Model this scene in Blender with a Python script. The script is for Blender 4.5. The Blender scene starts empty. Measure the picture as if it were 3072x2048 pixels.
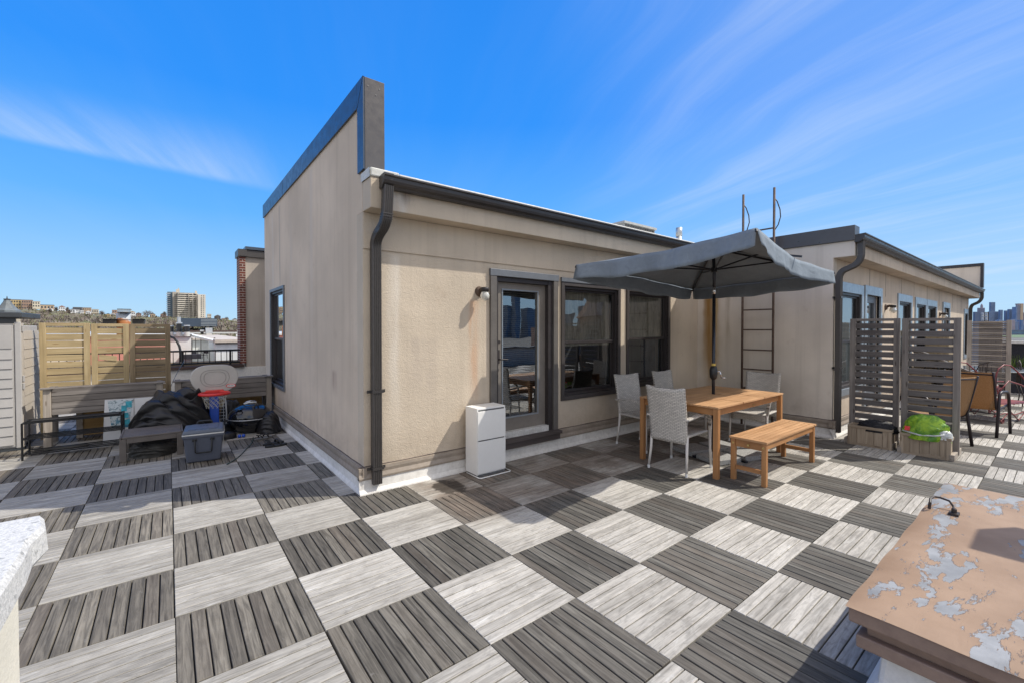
import bpy, math, random
from mathutils import Vector, Matrix
random.seed(7)
R = math.radians
scene = bpy.context.scene
col = scene.collection

# ------------------------------------------------------------------ camera
CO = Vector((-0.014, -2.963, 1.557))
YAW, PIT = 0.6667, 0.01576
FPX, PPY = 1310.3, 1006.8           # focal length and principal row, in photo pixels
FW = Vector((math.sin(YAW)*math.cos(PIT), math.cos(YAW)*math.cos(PIT), -math.sin(PIT)))
RT = Vector((math.cos(YAW), -math.sin(YAW), 0))
UP = RT.cross(FW)
cd = bpy.data.cameras.new('camera')
cam = bpy.data.objects.new('camera', cd); col.objects.link(cam)
cam.matrix_world = Matrix.Translation(CO) @ Matrix((RT, UP, -FW)).transposed().to_4x4()
cd.sensor_width = 36; cd.lens = FPX/3072*36; cd.shift_y = -(1024-PPY)/3072
cd.clip_start = 0.02; cd.clip_end = 20000
scene.camera = cam
def at(px, py, d):
    return CO + d*(FW + RT*((px-1536)/FPX) - UP*((py-PPY)/FPX))

# ------------------------------------------------------------------ light, sky
SUNH = Vector((0.843, -0.537)); EL = R(49.5)
sdir = Vector((SUNH.x*math.cos(EL), SUNH.y*math.cos(EL), math.sin(EL)))
sl = bpy.data.lights.new('sun', 'SUN'); sl.energy = 4.5; sl.angle = R(0.5); sl.color = (1.0, 0.955, 0.87)
so = bpy.data.objects.new('sun', sl); col.objects.link(so)
so.rotation_euler = sdir.to_track_quat('Z', 'Y').to_euler(); so.location = (0, 0, 30)

world = bpy.data.worlds.new('World'); scene.world = world; world.use_nodes = True
wt = world.node_tree; wt.nodes.clear()
def N(t, ty, **kw):
    n = t.nodes.new(ty)
    for k, v in kw.items():
        if k.startswith('i_'):
            n.inputs[k[2:].replace('_', ' ')].default_value = v
        else: setattr(n, k, v)
    return n
def L(t, a, b): t.links.new(a, b)
def M2(t, op, a, b=None, clamp=False):
    n = t.nodes.new('ShaderNodeMath'); n.operation = op; n.use_clamp = clamp
    for i, v in enumerate((a, b)):
        if v is None: continue
        if isinstance(v, (int, float)): n.inputs[i].default_value = v
        else: t.links.new(v, n.inputs[i])
    return n.outputs[0]
def MR(t, v, a, b, c=0.0, d=1.0, smooth=True):
    n = t.nodes.new('ShaderNodeMapRange'); n.interpolation_type = 'SMOOTHSTEP' if smooth else 'LINEAR'
    t.links.new(v, n.inputs[0])
    for i, x in zip((1, 2, 3, 4), (a, b, c, d)): n.inputs[i].default_value = x
    return n.outputs[0]
def MIX(t, f, a, b, blend='MIX'):
    n = t.nodes.new('ShaderNodeMix'); n.data_type = 'RGBA'; n.blend_type = blend
    for i, v in ((0, f), (6, a), (7, b)):
        if isinstance(v, (int, float)): n.inputs[i].default_value = v
        elif isinstance(v, (tuple, list)): n.inputs[i].default_value = (v[0], v[1], v[2], 1)
        else: t.links.new(v, n.inputs[i])
    return n.outputs[2]
def NOISE(t, vec, scale=1.0, detail=4.0, rough=0.5, dist=0.0):
    n = t.nodes.new('ShaderNodeTexNoise')
    n.inputs['Scale'].default_value = scale; n.inputs['Detail'].default_value = detail
    n.inputs['Roughness'].default_value = rough; n.inputs['Distortion'].default_value = dist
    if vec is not None: t.links.new(vec, n.inputs['Vector'])
    return n.outputs['Fac']
def MAP(t, vec, scale=(1,1,1), rot=(0,0,0), loc=(0,0,0)):
    n = t.nodes.new('ShaderNodeMapping'); t.links.new(vec, n.inputs[0])
    n.inputs['Scale'].default_value = scale; n.inputs['Rotation'].default_value = rot; n.inputs['Location'].default_value = loc
    return n.outputs[0]

sky = N(wt, 'ShaderNodeTexSky', sky_type='NISHITA', sun_disc=False)
sky.sun_elevation = EL; sky.sun_rotation = math.atan2(SUNH.x, SUNH.y)
sky.altitude = 50; sky.air_density = 1.0; sky.dust_density = 0.6; sky.ozone_density = 2.2
tc = N(wt, 'ShaderNodeTexCoord')
sx = N(wt, 'ShaderNodeSeparateXYZ'); L(wt, tc.outputs['Generated'], sx.inputs[0])
zc = M2(wt, 'MAXIMUM', sx.outputs[2], 0.0)
den = M2(wt, 'ADD', zc, 0.06)
cx = N(wt, 'ShaderNodeCombineXYZ')
L(wt, M2(wt, 'DIVIDE', sx.outputs[0], den), cx.inputs[0]); L(wt, M2(wt, 'DIVIDE', sx.outputs[1], den), cx.inputs[1])
# cirrus drawn out along one wind direction
v1 = MAP(wt, MAP(wt, cx.outputs[0], rot=(0, 0, -R(70))), scale=(0.16, 1.5, 1))
warp = NOISE(wt, MAP(wt, cx.outputs[0], scale=(0.5, 0.5, 1)), 1.0, 3, 0.5)
wv = N(wt, 'ShaderNodeVectorMath', operation='ADD'); L(wt, v1, wv.inputs[0])
cw = N(wt, 'ShaderNodeCombineXYZ'); L(wt, M2(wt, 'MULTIPLY', warp, 1.1), cw.inputs[1]); L(wt, cw.outputs[0], wv.inputs[1])
n1 = NOISE(wt, wv.outputs[0], 1.7, 9, 0.62)
n2 = NOISE(wt, MAP(wt, cx.outputs[0], scale=(0.32, 0.32, 1), loc=(3.1, 0.4, 0)), 1.0, 3, 0.5)
st = M2(wt, 'MULTIPLY', MR(wt, n1, 0.38, 0.78), MR(wt, n2, 0.25, 0.62, 0.25, 1.0))
# more cloud to the right (towards +X) and one band low on the left
hx = N(wt, 'ShaderNodeVectorMath', operation='DOT_PRODUCT'); L(wt, tc.outputs['Generated'], hx.inputs[0]); hx.inputs[1].default_value = tuple(RT)
hf = N(wt, 'ShaderNodeVectorMath', operation='DOT_PRODUCT'); L(wt, tc.outputs['Generated'], hf.inputs[0]); hf.inputs[1].default_value = (math.sin(YAW), math.cos(YAW), 0)
side = MR(wt, hx.outputs['Value'], 0.02, 0.55)
lowm = MR(wt, sx.outputs[2], 0.62, 0.30)
lowz = MR(wt, sx.outputs[2], 0.0, 0.10)
amt = M2(wt, 'ADD', M2(wt, 'MULTIPLY', side, 0.80), 0.08)
cl = M2(wt, 'MULTIPLY', M2(wt, 'MULTIPLY', st, amt), lowz, True)
# left band: plane height above horizon falling to the right
ratio = M2(wt, 'DIVIDE', hx.outputs['Value'], M2(wt, 'MAXIMUM', hf.outputs['Value'], 0.05))
rz = M2(wt, 'DIVIDE', sx.outputs[2], M2(wt, 'MAXIMUM', hf.outputs['Value'], 0.05))
line = M2(wt, 'SUBTRACT', rz, M2(wt, 'ADD', M2(wt, 'MULTIPLY', ratio, -0.20), 0.205))
fine = NOISE(wt, MAP(wt, MAP(wt, cx.outputs[0], rot=(0, 0, -R(70))), scale=(0.3, 2.6, 1)), 1.6, 8, 0.65)
band = M2(wt, 'MULTIPLY', MR(wt, line, -0.01, 0.012), MR(wt, line, 0.16, 0.0))
band = M2(wt, 'MULTIPLY', band, MR(wt, ratio, -0.43, -0.72))
band = M2(wt, 'MULTIPLY', band, MR(wt, fine, 0.18, 0.72))
cl = M2(wt, 'ADD', M2(wt, 'MULTIPLY', cl, 0.36), M2(wt, 'MULTIPLY', M2(wt, 'MULTIPLY', side, lowz), 0.16))
cl = M2(wt, 'MAXIMUM', M2(wt, 'MULTIPLY', cl, 1.0), M2(wt, 'MULTIPLY', band, 0.34))
hs = N(wt, 'ShaderNodeHueSaturation'); hs.inputs['Saturation'].default_value = 1.25; hs.inputs['Value'].default_value = 1.0
L(wt, sky.outputs[0], hs.inputs['Color'])
cr_ = N(wt, 'ShaderNodeValToRGB'); L(wt, sx.outputs[2], cr_.inputs[0]); e_ = cr_.color_ramp.elements
def K_(c): return (c[0]/K0, c[1]/K0, c[2]/K0, 1)
K0 = 1.0
e_[0].position = 0.0; e_[0].color = K_((0.50, 0.76, 0.98)); e_[1].position = 1.0; e_[1].color = K_((0.020, 0.20, 0.75))
for p_, c_ in ((0.07, (0.38, 0.68, 1.02)), (0.22, (0.135, 0.48, 1.05)), (0.42, (0.030, 0.31, 1.02)), (0.62, (0.025, 0.27, 0.94))):
    q_ = e_.new(p_); q_.color = K_(c_)
SK = 0.13
ramp = MIX(wt, 1.0, cr_.outputs[0], (1/SK, 1/SK, 1/SK), 'MULTIPLY')
base_sky = MIX(wt, 0.93, hs.outputs[0], ramp)
# bright haze around the sun, beyond the right edge of the view
sd_ = N(wt, 'ShaderNodeVectorMath', operation='DOT_PRODUCT'); L(wt, tc.outputs['Generated'], sd_.inputs[0]); sd_.inputs[1].default_value = tuple(sdir)
glow = M2(wt, 'POWER', MR(wt, sd_.outputs['Value'], 0.86, 1.0, 0, 1, False), 1.5)
hz_ = MIX(wt, glow, base_sky, (2.6/SK, 2.4/SK, 2.1/SK))
# unseen broken white cloud added behind the camera as neutral fill light
bd_ = N(wt, 'ShaderNodeVectorMath', operation='DOT_PRODUCT'); L(wt, tc.outputs['Generated'], bd_.inputs[0]); bd_.inputs[1].default_value = (-0.53, -0.70, 0.48)
bk = M2(wt, 'MULTIPLY', MR(wt, bd_.outputs['Value'], 0.25, 0.75), MR(wt, NOISE(wt, MAP(wt, cx.outputs[0], scale=(0.7, 0.7, 1)), 1.0, 5, 0.6), 0.25, 0.6))
hz_ = MIX(wt, M2(wt, 'MULTIPLY', bk, 0.85), hz_, (1.42/SK, 1.31/SK, 1.16/SK))
skyc = MIX(wt, cl, hz_, (0.80/SK, 0.88/SK, 0.98/SK))
bg = N(wt, 'ShaderNodeBackground'); bg.inputs['Strength'].default_value = SK
L(wt, skyc, bg.inputs[0])
wo = N(wt, 'ShaderNodeOutputWorld'); L(wt, bg.outputs[0], wo.inputs[0])
scene.view_settings.view_transform = 'Standard'; scene.view_settings.look = 'None'; scene.view_settings.exposure = 0
try:
    scene.cycles.max_bounces = 8; scene.cycles.transparent_max_bounces = 24
    scene.cycles.caustics_reflective = False; scene.cycles.caustics_refractive = False
except Exception: pass

# ------------------------------------------------------------------ materials
MT = {}
def newmat(name):
    m = bpy.data.materials.new(name); m.use_nodes = True
    t = m.node_tree; b = t.nodes['Principled BSDF']
    MT[name] = m
    return m, t, b
def objc(t):
    return N(t, 'ShaderNodeTexCoord').outputs['Object']
def worldc(t):
    return N(t, 'ShaderNodeNewGeometry').outputs['Position']
def bump(t, b, h, strength=0.3, dist=0.01):
    n = N(t, 'ShaderNodeBump'); n.inputs['Strength'].default_value = strength; n.inputs['Distance'].default_value = dist
    L(t, h, n.inputs['Height']); L(t, n.outputs[0], b.inputs['Normal'])
def plain(name, c, rough=0.6, metal=0.0, var=0.18, scale=6.0, bmp=0.0, bscale=60.0, spec=0.5, warm=None):
    m, t, b = newmat(name); o = objc(t)
    f = NOISE(t, o, scale, 6, 0.6)
    lo = tuple(x*(1-var) for x in c); hi = tuple(min(1, x*(1+var)) for x in c)
    base = MIX(t, MR(t, f, 0.3, 0.7), lo, hi)
    f2 = NOISE(t, o, scale*9, 4, 0.6)
    base = MIX(t, MR(t, f2, 0.35, 0.75, 0, 0.35), base, warm or tuple(x*(1-2*var) for x in c))
    L(t, base, b.inputs['Base Color'])
    b.inputs['Metallic'].default_value = metal
    L(t, MR(t, f2, 0.2, 0.8, max(0, rough-0.08), min(1, rough+0.10)), b.inputs['Roughness'])
    b.inputs['Specular IOR Level'].default_value = spec
    if bmp: bump(t, b, NOISE(t, o, bscale, 5, 0.6), bmp, 0.01)
    return m
def wood(name, c1, c2, axis='x', rough=0.6, grain=1.0, bmp=0.25, knots=0.0, kcol=(0.08, 0.05, 0.03), coords='obj'):
    m, t, b = newmat(name); o = objc(t)
    s = {'x': (1.2, 26, 26), 'y': (26, 1.2, 26), 'z': (26, 26, 1.2)}[axis]
    s = tuple(x*grain for x in s)
    oi = N(t, 'ShaderNodeObjectInfo')
    ofs = N(t, 'ShaderNodeVectorMath', operation='ADD'); L(t, o, ofs.inputs[0])
    ck = N(t, 'ShaderNodeCombineXYZ')
    for i in range(3): L(t, M2(t, 'MULTIPLY', oi.outputs['Random'], 17.0+3*i), ck.inputs[i])
    L(t, ck.outputs[0], ofs.inputs[1])
    v = MAP(t, ofs.outputs[0], scale=s)
    f = NOISE(t, v, 1.0, 7, 0.62, 0.6)
    big = NOISE(t, ofs.outputs[0], 2.2, 3, 0.5)
    base = MIX(t, MR(t, f, 0.28, 0.72), c1, c2)
    base = MIX(t, MR(t, big, 0.35, 0.75, 0, 0.5), base, tuple(x*0.72 for x in c1))
    if knots:
        vo = N(t, 'ShaderNodeTexVoronoi'); vo.inputs['Scale'].default_value = 1.0
        ks = {'x': (3.2, 14, 14), 'y': (14, 3.2, 14), 'z': (14, 14, 3.2)}[axis]
        L(t, MAP(t, ofs.outputs[0], scale=ks), vo.inputs['Vector'])
        base = MIX(t, MR(t, vo.outputs['Distance'], 0.16, 0.06, 0, knots), base, kcol)
    L(t, base, b.inputs['Base Color'])
    L(t, MR(t, f, 0.2, 0.8, rough-0.1, rough+0.12), b.inputs['Roughness'])
    b.inputs['Specular IOR Level'].default_value = 0.35
    bump(t, b, f, bmp, 0.004)
    return m

# stucco: sand-finish render with rain streaks, dirt near the ground, optional local rust
def stucco(name, c, bmp=0.6, streak=0.5, patches=(), face='y'):
    m, t, b = newmat(name); p = worldc(t)
    sp = N(t, 'ShaderNodeSeparateXYZ'); L(t, p, sp.inputs[0])
    big = NOISE(t, p, 0.9, 4, 0.55)
    base = MIX(t, MR(t, big, 0.3, 0.7), tuple(x*0.88 for x in c), tuple(x*1.08 for x in c))
    sv = (7, 7, 0.22)
    s1 = NOISE(t, MAP(t, p, scale=sv), 1.0, 6, 0.65)
    base = MIX(t, MR(t, s1, 0.45, 0.78, 0, streak), base, (c[0]*0.62, c[1]*0.60, c[2]*0.58))
    s2 = NOISE(t, MAP(t, p, scale=(4.5, 4.5, 0.3), loc=(5, 2, 1)), 1.0, 5, 0.6)
    base = MIX(t, MR(t, s2, 0.58, 0.8, 0, streak*0.8), base, (min(1, c[0]*1.22), c[1]*1.2, c[2]*1.18))
    blot = NOISE(t, p, 3.3, 5, 0.7)
    base = MIX(t, MR(t, blot, 0.60, 0.78, 0, 0.35), base, (c[0]*0.62, c[1]*0.56, c[2]*0.53))
    low = M2(t, 'MULTIPLY', MR(t, sp.outputs[2], 0.75, 0.22), MR(t, NOISE(t, p, 5, 5, 0.7), 0.3, 0.7))
    base = MIX(t, M2(t, 'MULTIPLY', low, 0.35), base, (c[0]*0.5, c[1]*0.46, c[2]*0.43))
    for (ax, cen, w, z0, z1, pc, amt, fr) in patches:   # vertical run-off marks: centre, half width, bottom, top
        a = sp.outputs[0] if ax == 'x' else sp.outputs[1]
        wob = M2(t, 'MULTIPLY', M2(t, 'SUBTRACT', NOISE(t, MAP(t, p, scale=(2, 2, 2)), 1, 2, 0.5), 0.5), w*1.2)
        d = M2(t, 'ABSOLUTE', M2(t, 'SUBTRACT', M2(t, 'ADD', a, wob), cen))
        k = MR(t, d, w, w*0.15)
        k = M2(t, 'MULTIPLY', k, M2(t, 'MULTIPLY', MR(t, sp.outputs[2], z0, z0+(z1-z0)*0.55), MR(t, sp.outputs[2], z1, z1-0.06)))
        g = NOISE(t, MAP(t, p, scale=(fr, fr, fr*0.10)), 1.0, 5, 0.65)
        k = M2(t, 'MULTIPLY', M2(t, 'MULTIPLY', k, MR(t, g, 0.28, 0.66)), amt)
        base = MIX(t, k, base, pc)
    L(t, base, b.inputs['Base Color'])
    b.inputs['Roughness'].default_value = 0.93; b.inputs['Specular IOR Level'].default_value = 0.15
    g1 = NOISE(t, p, 85, 3, 0.6); g2 = NOISE(t, p, 30, 3, 0.6)
    h = M2(t, 'ADD', g1, M2(t, 'MULTIPLY', g2, 0.8))
    h = M2(t, 'ADD', h, M2(t, 'MULTIPLY', NOISE(t, p, 2.0, 2, 0.5), 2.0))
    bump(t, b, h, bmp, 0.006)
    return m
RUST = (0.42, 0.20, 0.09); OCH = (0.34, 0.19, 0.07)
STC = (0.60, 0.505, 0.393)
stucco('stucco_front', STC, 0.75, 0.30, patches=(
    ('x', 2.69, 0.10, 0.55, 1.90, (0.55, 0.30, 0.17), 0.75, 9), ('x', 1.74, 0.085, 0.3, 2.31, (0.72, 0.66, 0.58), 0.8, 4),
    ('x', 2.05, 0.22, 0.7, 1.5, (0.42, 0.35, 0.29), 0.45, 7), ('x', 1.56, 0.07, 0.2, 1.3, (0.36, 0.30, 0.25), 0.5, 5),
    ('x', 1.70, 0.12, 2.45, 2.95, (0.64, 0.60, 0.55), 0.8, 6), ('x', 1.78, 0.10, 2.68, 2.93, (0.25, 0.2, 0.17), 0.9, 14)))
stucco('stucco_side', (0.68, 0.555, 0.425), 0.25, 0.36, patches=(
    ('y', 3.0, 0.12, 0.2, 3.6, (0.62, 0.54, 0.47), 0.5, 3), ('y', 5.6, 0.10, 0.9, 3.6, (0.70, 0.62, 0.54), 0.8, 4),
    ('y', 5.0, 0.10, 0.9, 3.6, (0.34, 0.29, 0.25), 0.7, 5), ('y', 4.2, 0.12, 0.8, 3.5, (0.66, 0.58, 0.5), 0.6, 4),
    ('y', 2.05, 0.12, 0.80, 1.12, (0.30, 0.2, 0.17), 0.9, 4)))
SY = 0.88
stucco('stucco_ladder', (0.70, 0.62, 0.525), 0.30, 0.45, patches=(
    ('y', SY, 0.22, 0.10, 2.7, (0.40, 0.27, 0.13), 1.0, 2.2), ('y', SY+0.04, 0.15, 0.10, 2.7, OCH, 1.0, 8), ('y', SY, 0.10, 0.15, 2.6, (0.30, 0.15, 0.04), 1.0, 4), ('y', 0.80, 0.07, 0.4, 2.55, (0.42, 0.26, 0.08), 0.95, 10), ('y', 0.60, 0.06, 0.8, 2.4, (0.38, 0.30, 0.2), 0.7, 9)))
stucco('stucco_far', (0.60, 0.50, 0.395), 0.45, 0.5, patches=(
    ('x', 15.9, 0.3, 0.6, 1.9, (0.62, 0.34, 0.16), 0.7, 3), ('x', 10.9, 0.25, 0.5, 2.0, (0.6, 0.4, 0.22), 0.4, 3)))
stucco('stucco_party', (0.46, 0.40, 0.34), 0.25, 0.5)
plain('white_membrane', (0.76, 0.73, 0.68), 0.55, var=0.10, scale=2.5, bmp=0.2, bscale=18, warm=(0.42, 0.38, 0.33))
plain('tan_flashing', (0.30, 0.25, 0.20), 0.5, var=0.14, scale=3, bmp=0.08, bscale=20, warm=(0.2, 0.15, 0.11))
plain('sealant', (0.13, 0.10, 0.085), 0.8, var=0.3, scale=20)
plain('bronze_metal', (0.085, 0.077, 0.072), 0.42, metal=0.35, var=0.10, scale=3, bmp=0.03, bscale=8)
plain('coping_metal', (0.115, 0.105, 0.10), 0.34, metal=0.45, var=0.07, scale=1.5, bmp=0.03, bscale=4)
plain('coping_side', (0.075, 0.095, 0.125), 0.32, metal=0.5, var=0.07, scale=1.2, bmp=0.03, bscale=4)  # same coping metal, blue sky reflection tinted into its colour
plain('gutter_metal', (0.062, 0.056, 0.054), 0.38, metal=0.4, var=0.10, scale=2, bmp=0.04, bscale=6)
plain('cap_membrane', (0.62, 0.61, 0.57), 0.6, var=0.10, scale=5, bmp=0.4, bscale=14, warm=(0.36, 0.36, 0.28))
plain('frame_dark', (0.035, 0.028, 0.027), 0.45, var=0.15, scale=8, bmp=0.05)
plain('frame_brown', (0.060, 0.050, 0.046), 0.5, var=0.15, scale=6)
plain('trim_grey', (0.16, 0.17, 0.185), 0.45, var=0.12, scale=5, metal=0.2)
plain('trim_taupe', (0.125, 0.112, 0.10), 0.5, var=0.12, scale=6)
plain('trim_pale', (0.33, 0.365, 0.40), 0.34, var=0.04, scale=1.5, metal=0.5, warm=(0.27, 0.31, 0.35))
plain('door_leaf', (0.20, 0.175, 0.15), 0.5, var=0.10, scale=5)
plain('white_sill', (0.62, 0.61, 0.58), 0.5, var=0.16, scale=9, warm=(0.25, 0.18, 0.13))
wood('sill_timber', (0.06, 0.048, 0.044), (0.11, 0.09, 0.085), 'x', 0.8, bmp=0.5)
plain('room_dark', (0.035, 0.036, 0.038), 0.9)
plain('room_wall', (0.12, 0.12, 0.115), 0.9)
plain('blind_white', (0.17, 0.165, 0.15), 0.6, var=0.05)
plain('rail_black', (0.014, 0.014, 0.015), 0.45, var=0.2, metal=0.3)
plain('black_plastic', (0.018, 0.018, 0.019), 0.38, var=0.2)
plain('rusty_iron', (0.085, 0.060, 0.048), 0.75, var=0.35, scale=16, bmp=0.3, bscale=70, warm=(0.26, 0.12, 0.05))
plain('dark_iron', (0.028, 0.022, 0.020), 0.55, var=0.3, scale=18, warm=(0.10, 0.05, 0.03))
plain('red_iron', (0.20, 0.03, 0.03), 0.5, var=0.25, scale=12, warm=(0.15, 0.03, 0.03))
plain('steel', (0.62, 0.62, 0.62), 0.25, metal=0.95, var=0.08)
plain('brass', (0.62, 0.46, 0.18), 0.3, metal=0.9, var=0.1)
plain('galvanised', (0.55, 0.57, 0.58), 0.4, metal=0.6, var=0.15, scale=9)
plain('cabinet_paint', (0.80, 0.785, 0.75), 0.45, var=0.025, scale=3, bmp=0.03, bscale=30, warm=(0.76, 0.74, 0.70))
plain('cabinet_shadow', (0.12, 0.12, 0.12), 0.6)
plain('resin_light', (0.44, 0.42, 0.40), 0.5, var=0.05, scale=3, bmp=0.10, bscale=140)
plain('resin_side', (0.48, 0.43, 0.37), 0.5, var=0.06, scale=3, bmp=0.10, bscale=140)
plain('resin_roof', (0.045, 0.05, 0.055), 0.5, var=0.15, scale=5)
plain('resin_brown', (0.135, 0.115, 0.10), 0.55, var=0.12, scale=9, bmp=0.15, bscale=90)
plain('cooler_grey', (0.085, 0.095, 0.125), 0.45, var=0.07, scale=5, bmp=0.06, bscale=120)
plain('cooler_lid', (0.10, 0.118, 0.155), 0.42, var=0.07, scale=5, bmp=0.06, bscale=120)
plain('cooler_white', (0.60, 0.60, 0.58), 0.45, var=0.08)
plain('hoop_board', (0.50, 0.475, 0.44), 0.45, var=0.05, scale=5)
plain('hoop_groove', (0.30, 0.28, 0.26), 0.5, var=0.05)
plain('hoop_red', (0.66, 0.035, 0.03), 0.38, var=0.08, scale=7)
plain('hoop_blue', (0.02, 0.085, 0.50), 0.42, var=0.08, scale=7)
plain('logo_white', (0.75, 0.74, 0.72), 0.5, var=0.03); plain('logo_dark', (0.05, 0.04, 0.05), 0.5)
plain('net_cord', (0.50, 0.48, 0.40), 0.8, var=0.2, scale=30)
plain('wire_white', (0.66, 0.68, 0.68), 0.4, var=0.08)
plain('tarp_black', (0.013, 0.013, 0.015), 0.42, var=0.35, scale=4, bmp=0.35, bscale=7, spec=0.4, warm=(0.035, 0.03, 0.026))
plain('tarp_dark', (0.028, 0.026, 0.022), 0.6, var=0.4, scale=5, bmp=0.8, bscale=14, warm=(0.06, 0.05, 0.035))
plain('enamel_black', (0.010, 0.011, 0.014), 0.10, var=0.2, spec=0.8)
plain('enamel_blue', (0.035, 0.055, 0.10), 0.14, var=0.2, spec=0.8)
plain('sandal_black', (0.022, 0.022, 0.022), 0.7, var=0.3); plain('sandal_grey', (0.17, 0.17, 0.17), 0.6, var=0.3)
plain('hose_green', (0.02, 0.055, 0.05), 0.5, var=0.2)
plain('canopy_cloth', (0.27, 0.315, 0.365), 0.88, var=0.10, scale=3.0, bmp=0.25, bscale=9, spec=0.2)
m, t, b = MT['canopy_cloth'], MT['canopy_cloth'].node_tree, MT['canopy_cloth'].node_tree.nodes['Principled BSDF']
wr = NOISE(t, MAP(t, objc(t), scale=(1.2, 5.0, 3.0), rot=(0, 0, R(20))), 1.4, 5, 0.55, 1.2); bump(t, b, wr, 0.55, 0.03)
tr = N(t, 'ShaderNodeBsdfTranslucent'); tr.inputs[0].default_value = (0.20, 0.18, 0.16, 1); mx = N(t, 'ShaderNodeMixShader'); mx.inputs[0].default_value = 0.22
L(t, b.outputs[0], mx.inputs[1]); L(t, tr.outputs[0], mx.inputs[2]); L(t, mx.outputs[0], t.nodes['Material Output'].inputs[0])
plain('canopy_pole', (0.035, 0.037, 0.045), 0.32, metal=0.5, var=0.1)
plain('label_yellow', (0.65, 0.46, 0.10), 0.5)
plain('chair_tube', (0.66, 0.62, 0.57), 0.5, var=0.06, scale=8)
plain('cloth_black', (0.010, 0.010, 0.014), 0.7, var=0.4, scale=14, bmp=0.9, bscale=25)
plain('plastic_clear', (0.60, 0.62, 0.60), 0.25, var=0.2, scale=20, bmp=0.9, bscale=25)
plain('sling_frame', (0.030, 0.022, 0.026), 0.4, metal=0.3, var=0.2)
plain('glasslike_top', (0.20, 0.22, 0.24), 0.12, var=0.05, spec=0.9)
plain('dark_navy', (0.022, 0.022, 0.030), 0.7, var=0.25, scale=3)
plain('white_tarp', (0.66, 0.66, 0.66), 0.6, var=0.08, scale=2, bmp=0.3, bscale=6)
plain('white_paint', (0.72, 0.73, 0.71), 0.7, var=0.07, scale=0.5, warm=(0.55, 0.54, 0.5))
plain('salmon_paint', (0.55, 0.235, 0.185), 0.8, var=0.08, scale=0.6)
plain('roof_tan', (0.50, 0.44, 0.38), 0.95, var=0.15, scale=0.8, bmp=0.1)
plain('roof_grey', (0.20, 0.20, 0.20), 0.95, var=0.2, scale=0.5)
plain('roof_white', (0.55, 0.54, 0.51), 0.9, var=0.12, scale=0.7)
plain('roof_dark', (0.06, 0.055, 0.055), 0.9, var=0.2, scale=1)
plain('wall_buff', (0.42, 0.36, 0.27), 0.9, var=0.12, scale=0.4)
plain('cream_party', (0.60, 0.53, 0.43), 0.9, var=0.10, scale=0.5)
plain('ledge_brown', (0.075, 0.045, 0.035), 0.7, var=0.25, scale=4)
plain('ac_grey', (0.42, 0.42, 0.40), 0.6, var=0.12); plain('ac_dark', (0.08, 0.08, 0.08), 0.7)
plain('bark', (0.10, 0.08, 0.065), 0.9, var=0.3, scale=3)
plain('soil', (0.05, 0.035, 0.025), 0.95, var=0.4, scale=30, bmp=0.8, bscale=40)
plain('leaf_green', (0.10, 0.17, 0.03), 0.6, var=0.4, scale=20)
plain('slate_cone', (0.14, 0.155, 0.16), 0.6, var=0.2, scale=1.4, bmp=0.3, bscale=5)
plain('poster_white', (0.66, 0.655, 0.65), 0.5, var=0.04, scale=4)
wood('deck_far', (0.36, 0.34, 0.31), (0.5, 0.48, 0.45), 'x', 0.75)

# weathered furniture / fence timbers
for ax in 'xyz':  # one grain direction each
    wood('eucalyptus_'+ax, (0.42, 0.225, 0.105), (0.62, 0.365, 0.185), ax, 0.50, bmp=0.18)
    wood('eucalyptus_leg_'+ax, (0.33, 0.150, 0.055), (0.48, 0.240, 0.095), ax, 0.48, bmp=0.18)
    wood('grey_board_'+ax, (0.150, 0.130, 0.115), (0.30, 0.268, 0.240), ax, 0.8, bmp=0.4, knots=0.75, kcol=(0.05, 0.035, 0.028))
    wood('pale_board_'+ax, (0.30, 0.255, 0.21), (0.46, 0.40, 0.335), ax, 0.8, bmp=0.4, knots=0.6, kcol=(0.12, 0.08, 0.05))
    wood('fresh_pine_'+ax, (0.37, 0.275, 0.145), (0.55, 0.435, 0.25), ax, 0.7, bmp=0.3, knots=0.6, kcol=(0.26, 0.15, 0.05))
    wood('aged_pine_'+ax, (0.20, 0.145, 0.085), (0.36, 0.28, 0.175), ax, 0.75, bmp=0.35, knots=0.6, kcol=(0.10, 0.06, 0.03))
    wood('box_board_'+ax, (0.29, 0.225, 0.155), (0.45, 0.365, 0.27), ax, 0.8, bmp=0.4, knots=0.6, kcol=(0.10, 0.065, 0.04))
wood('shaded_board_y', (0.095, 0.083, 0.077), (0.19, 0.172, 0.16), 'y', 0.8, bmp=0.4, knots=0.6, kcol=(0.04, 0.03, 0.025))  # screen slats: their shade is darkened into the board colour
wood('plywood', (0.30, 0.175, 0.06), (0.42, 0.26, 0.10), 'x', 0.7, bmp=0.15)

# deck slats: direction-dependent sheen painted as two base tones, stored per face in an attribute
m, t, b = newmat('deck_slats')
at1 = N(t, 'ShaderNodeAttribute', attribute_name='slat'); uv = N(t, 'ShaderNodeUVMap', uv_map='grain')
sc_ = N(t, 'ShaderNodeSeparateColor'); L(t, at1.outputs['Color'], sc_.inputs[0])
g1 = NOISE(t, MAP(t, uv.outputs[0], scale=(2.4, 42, 1)), 1.0, 7, 0.62, 1.3)
g2 = NOISE(t, MAP(t, uv.outputs[0], scale=(5.0, 16, 1), loc=(9, 3, 0)), 1.0, 5, 0.6, 2.6)
g3 = NOISE(t, MAP(t, uv.outputs[0], scale=(90, 110, 1)), 1.0, 3, 0.6)
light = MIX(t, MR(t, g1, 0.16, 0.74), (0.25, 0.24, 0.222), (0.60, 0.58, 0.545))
xt = worldc(t); xs_ = N(t, 'ShaderNodeSeparateXYZ'); L(t, xt, xs_.inputs[0]); wx = MR(t, xs_.outputs[0], -0.6, 2.6)  # view-dependent sheen graded into both slat tones along X
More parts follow.
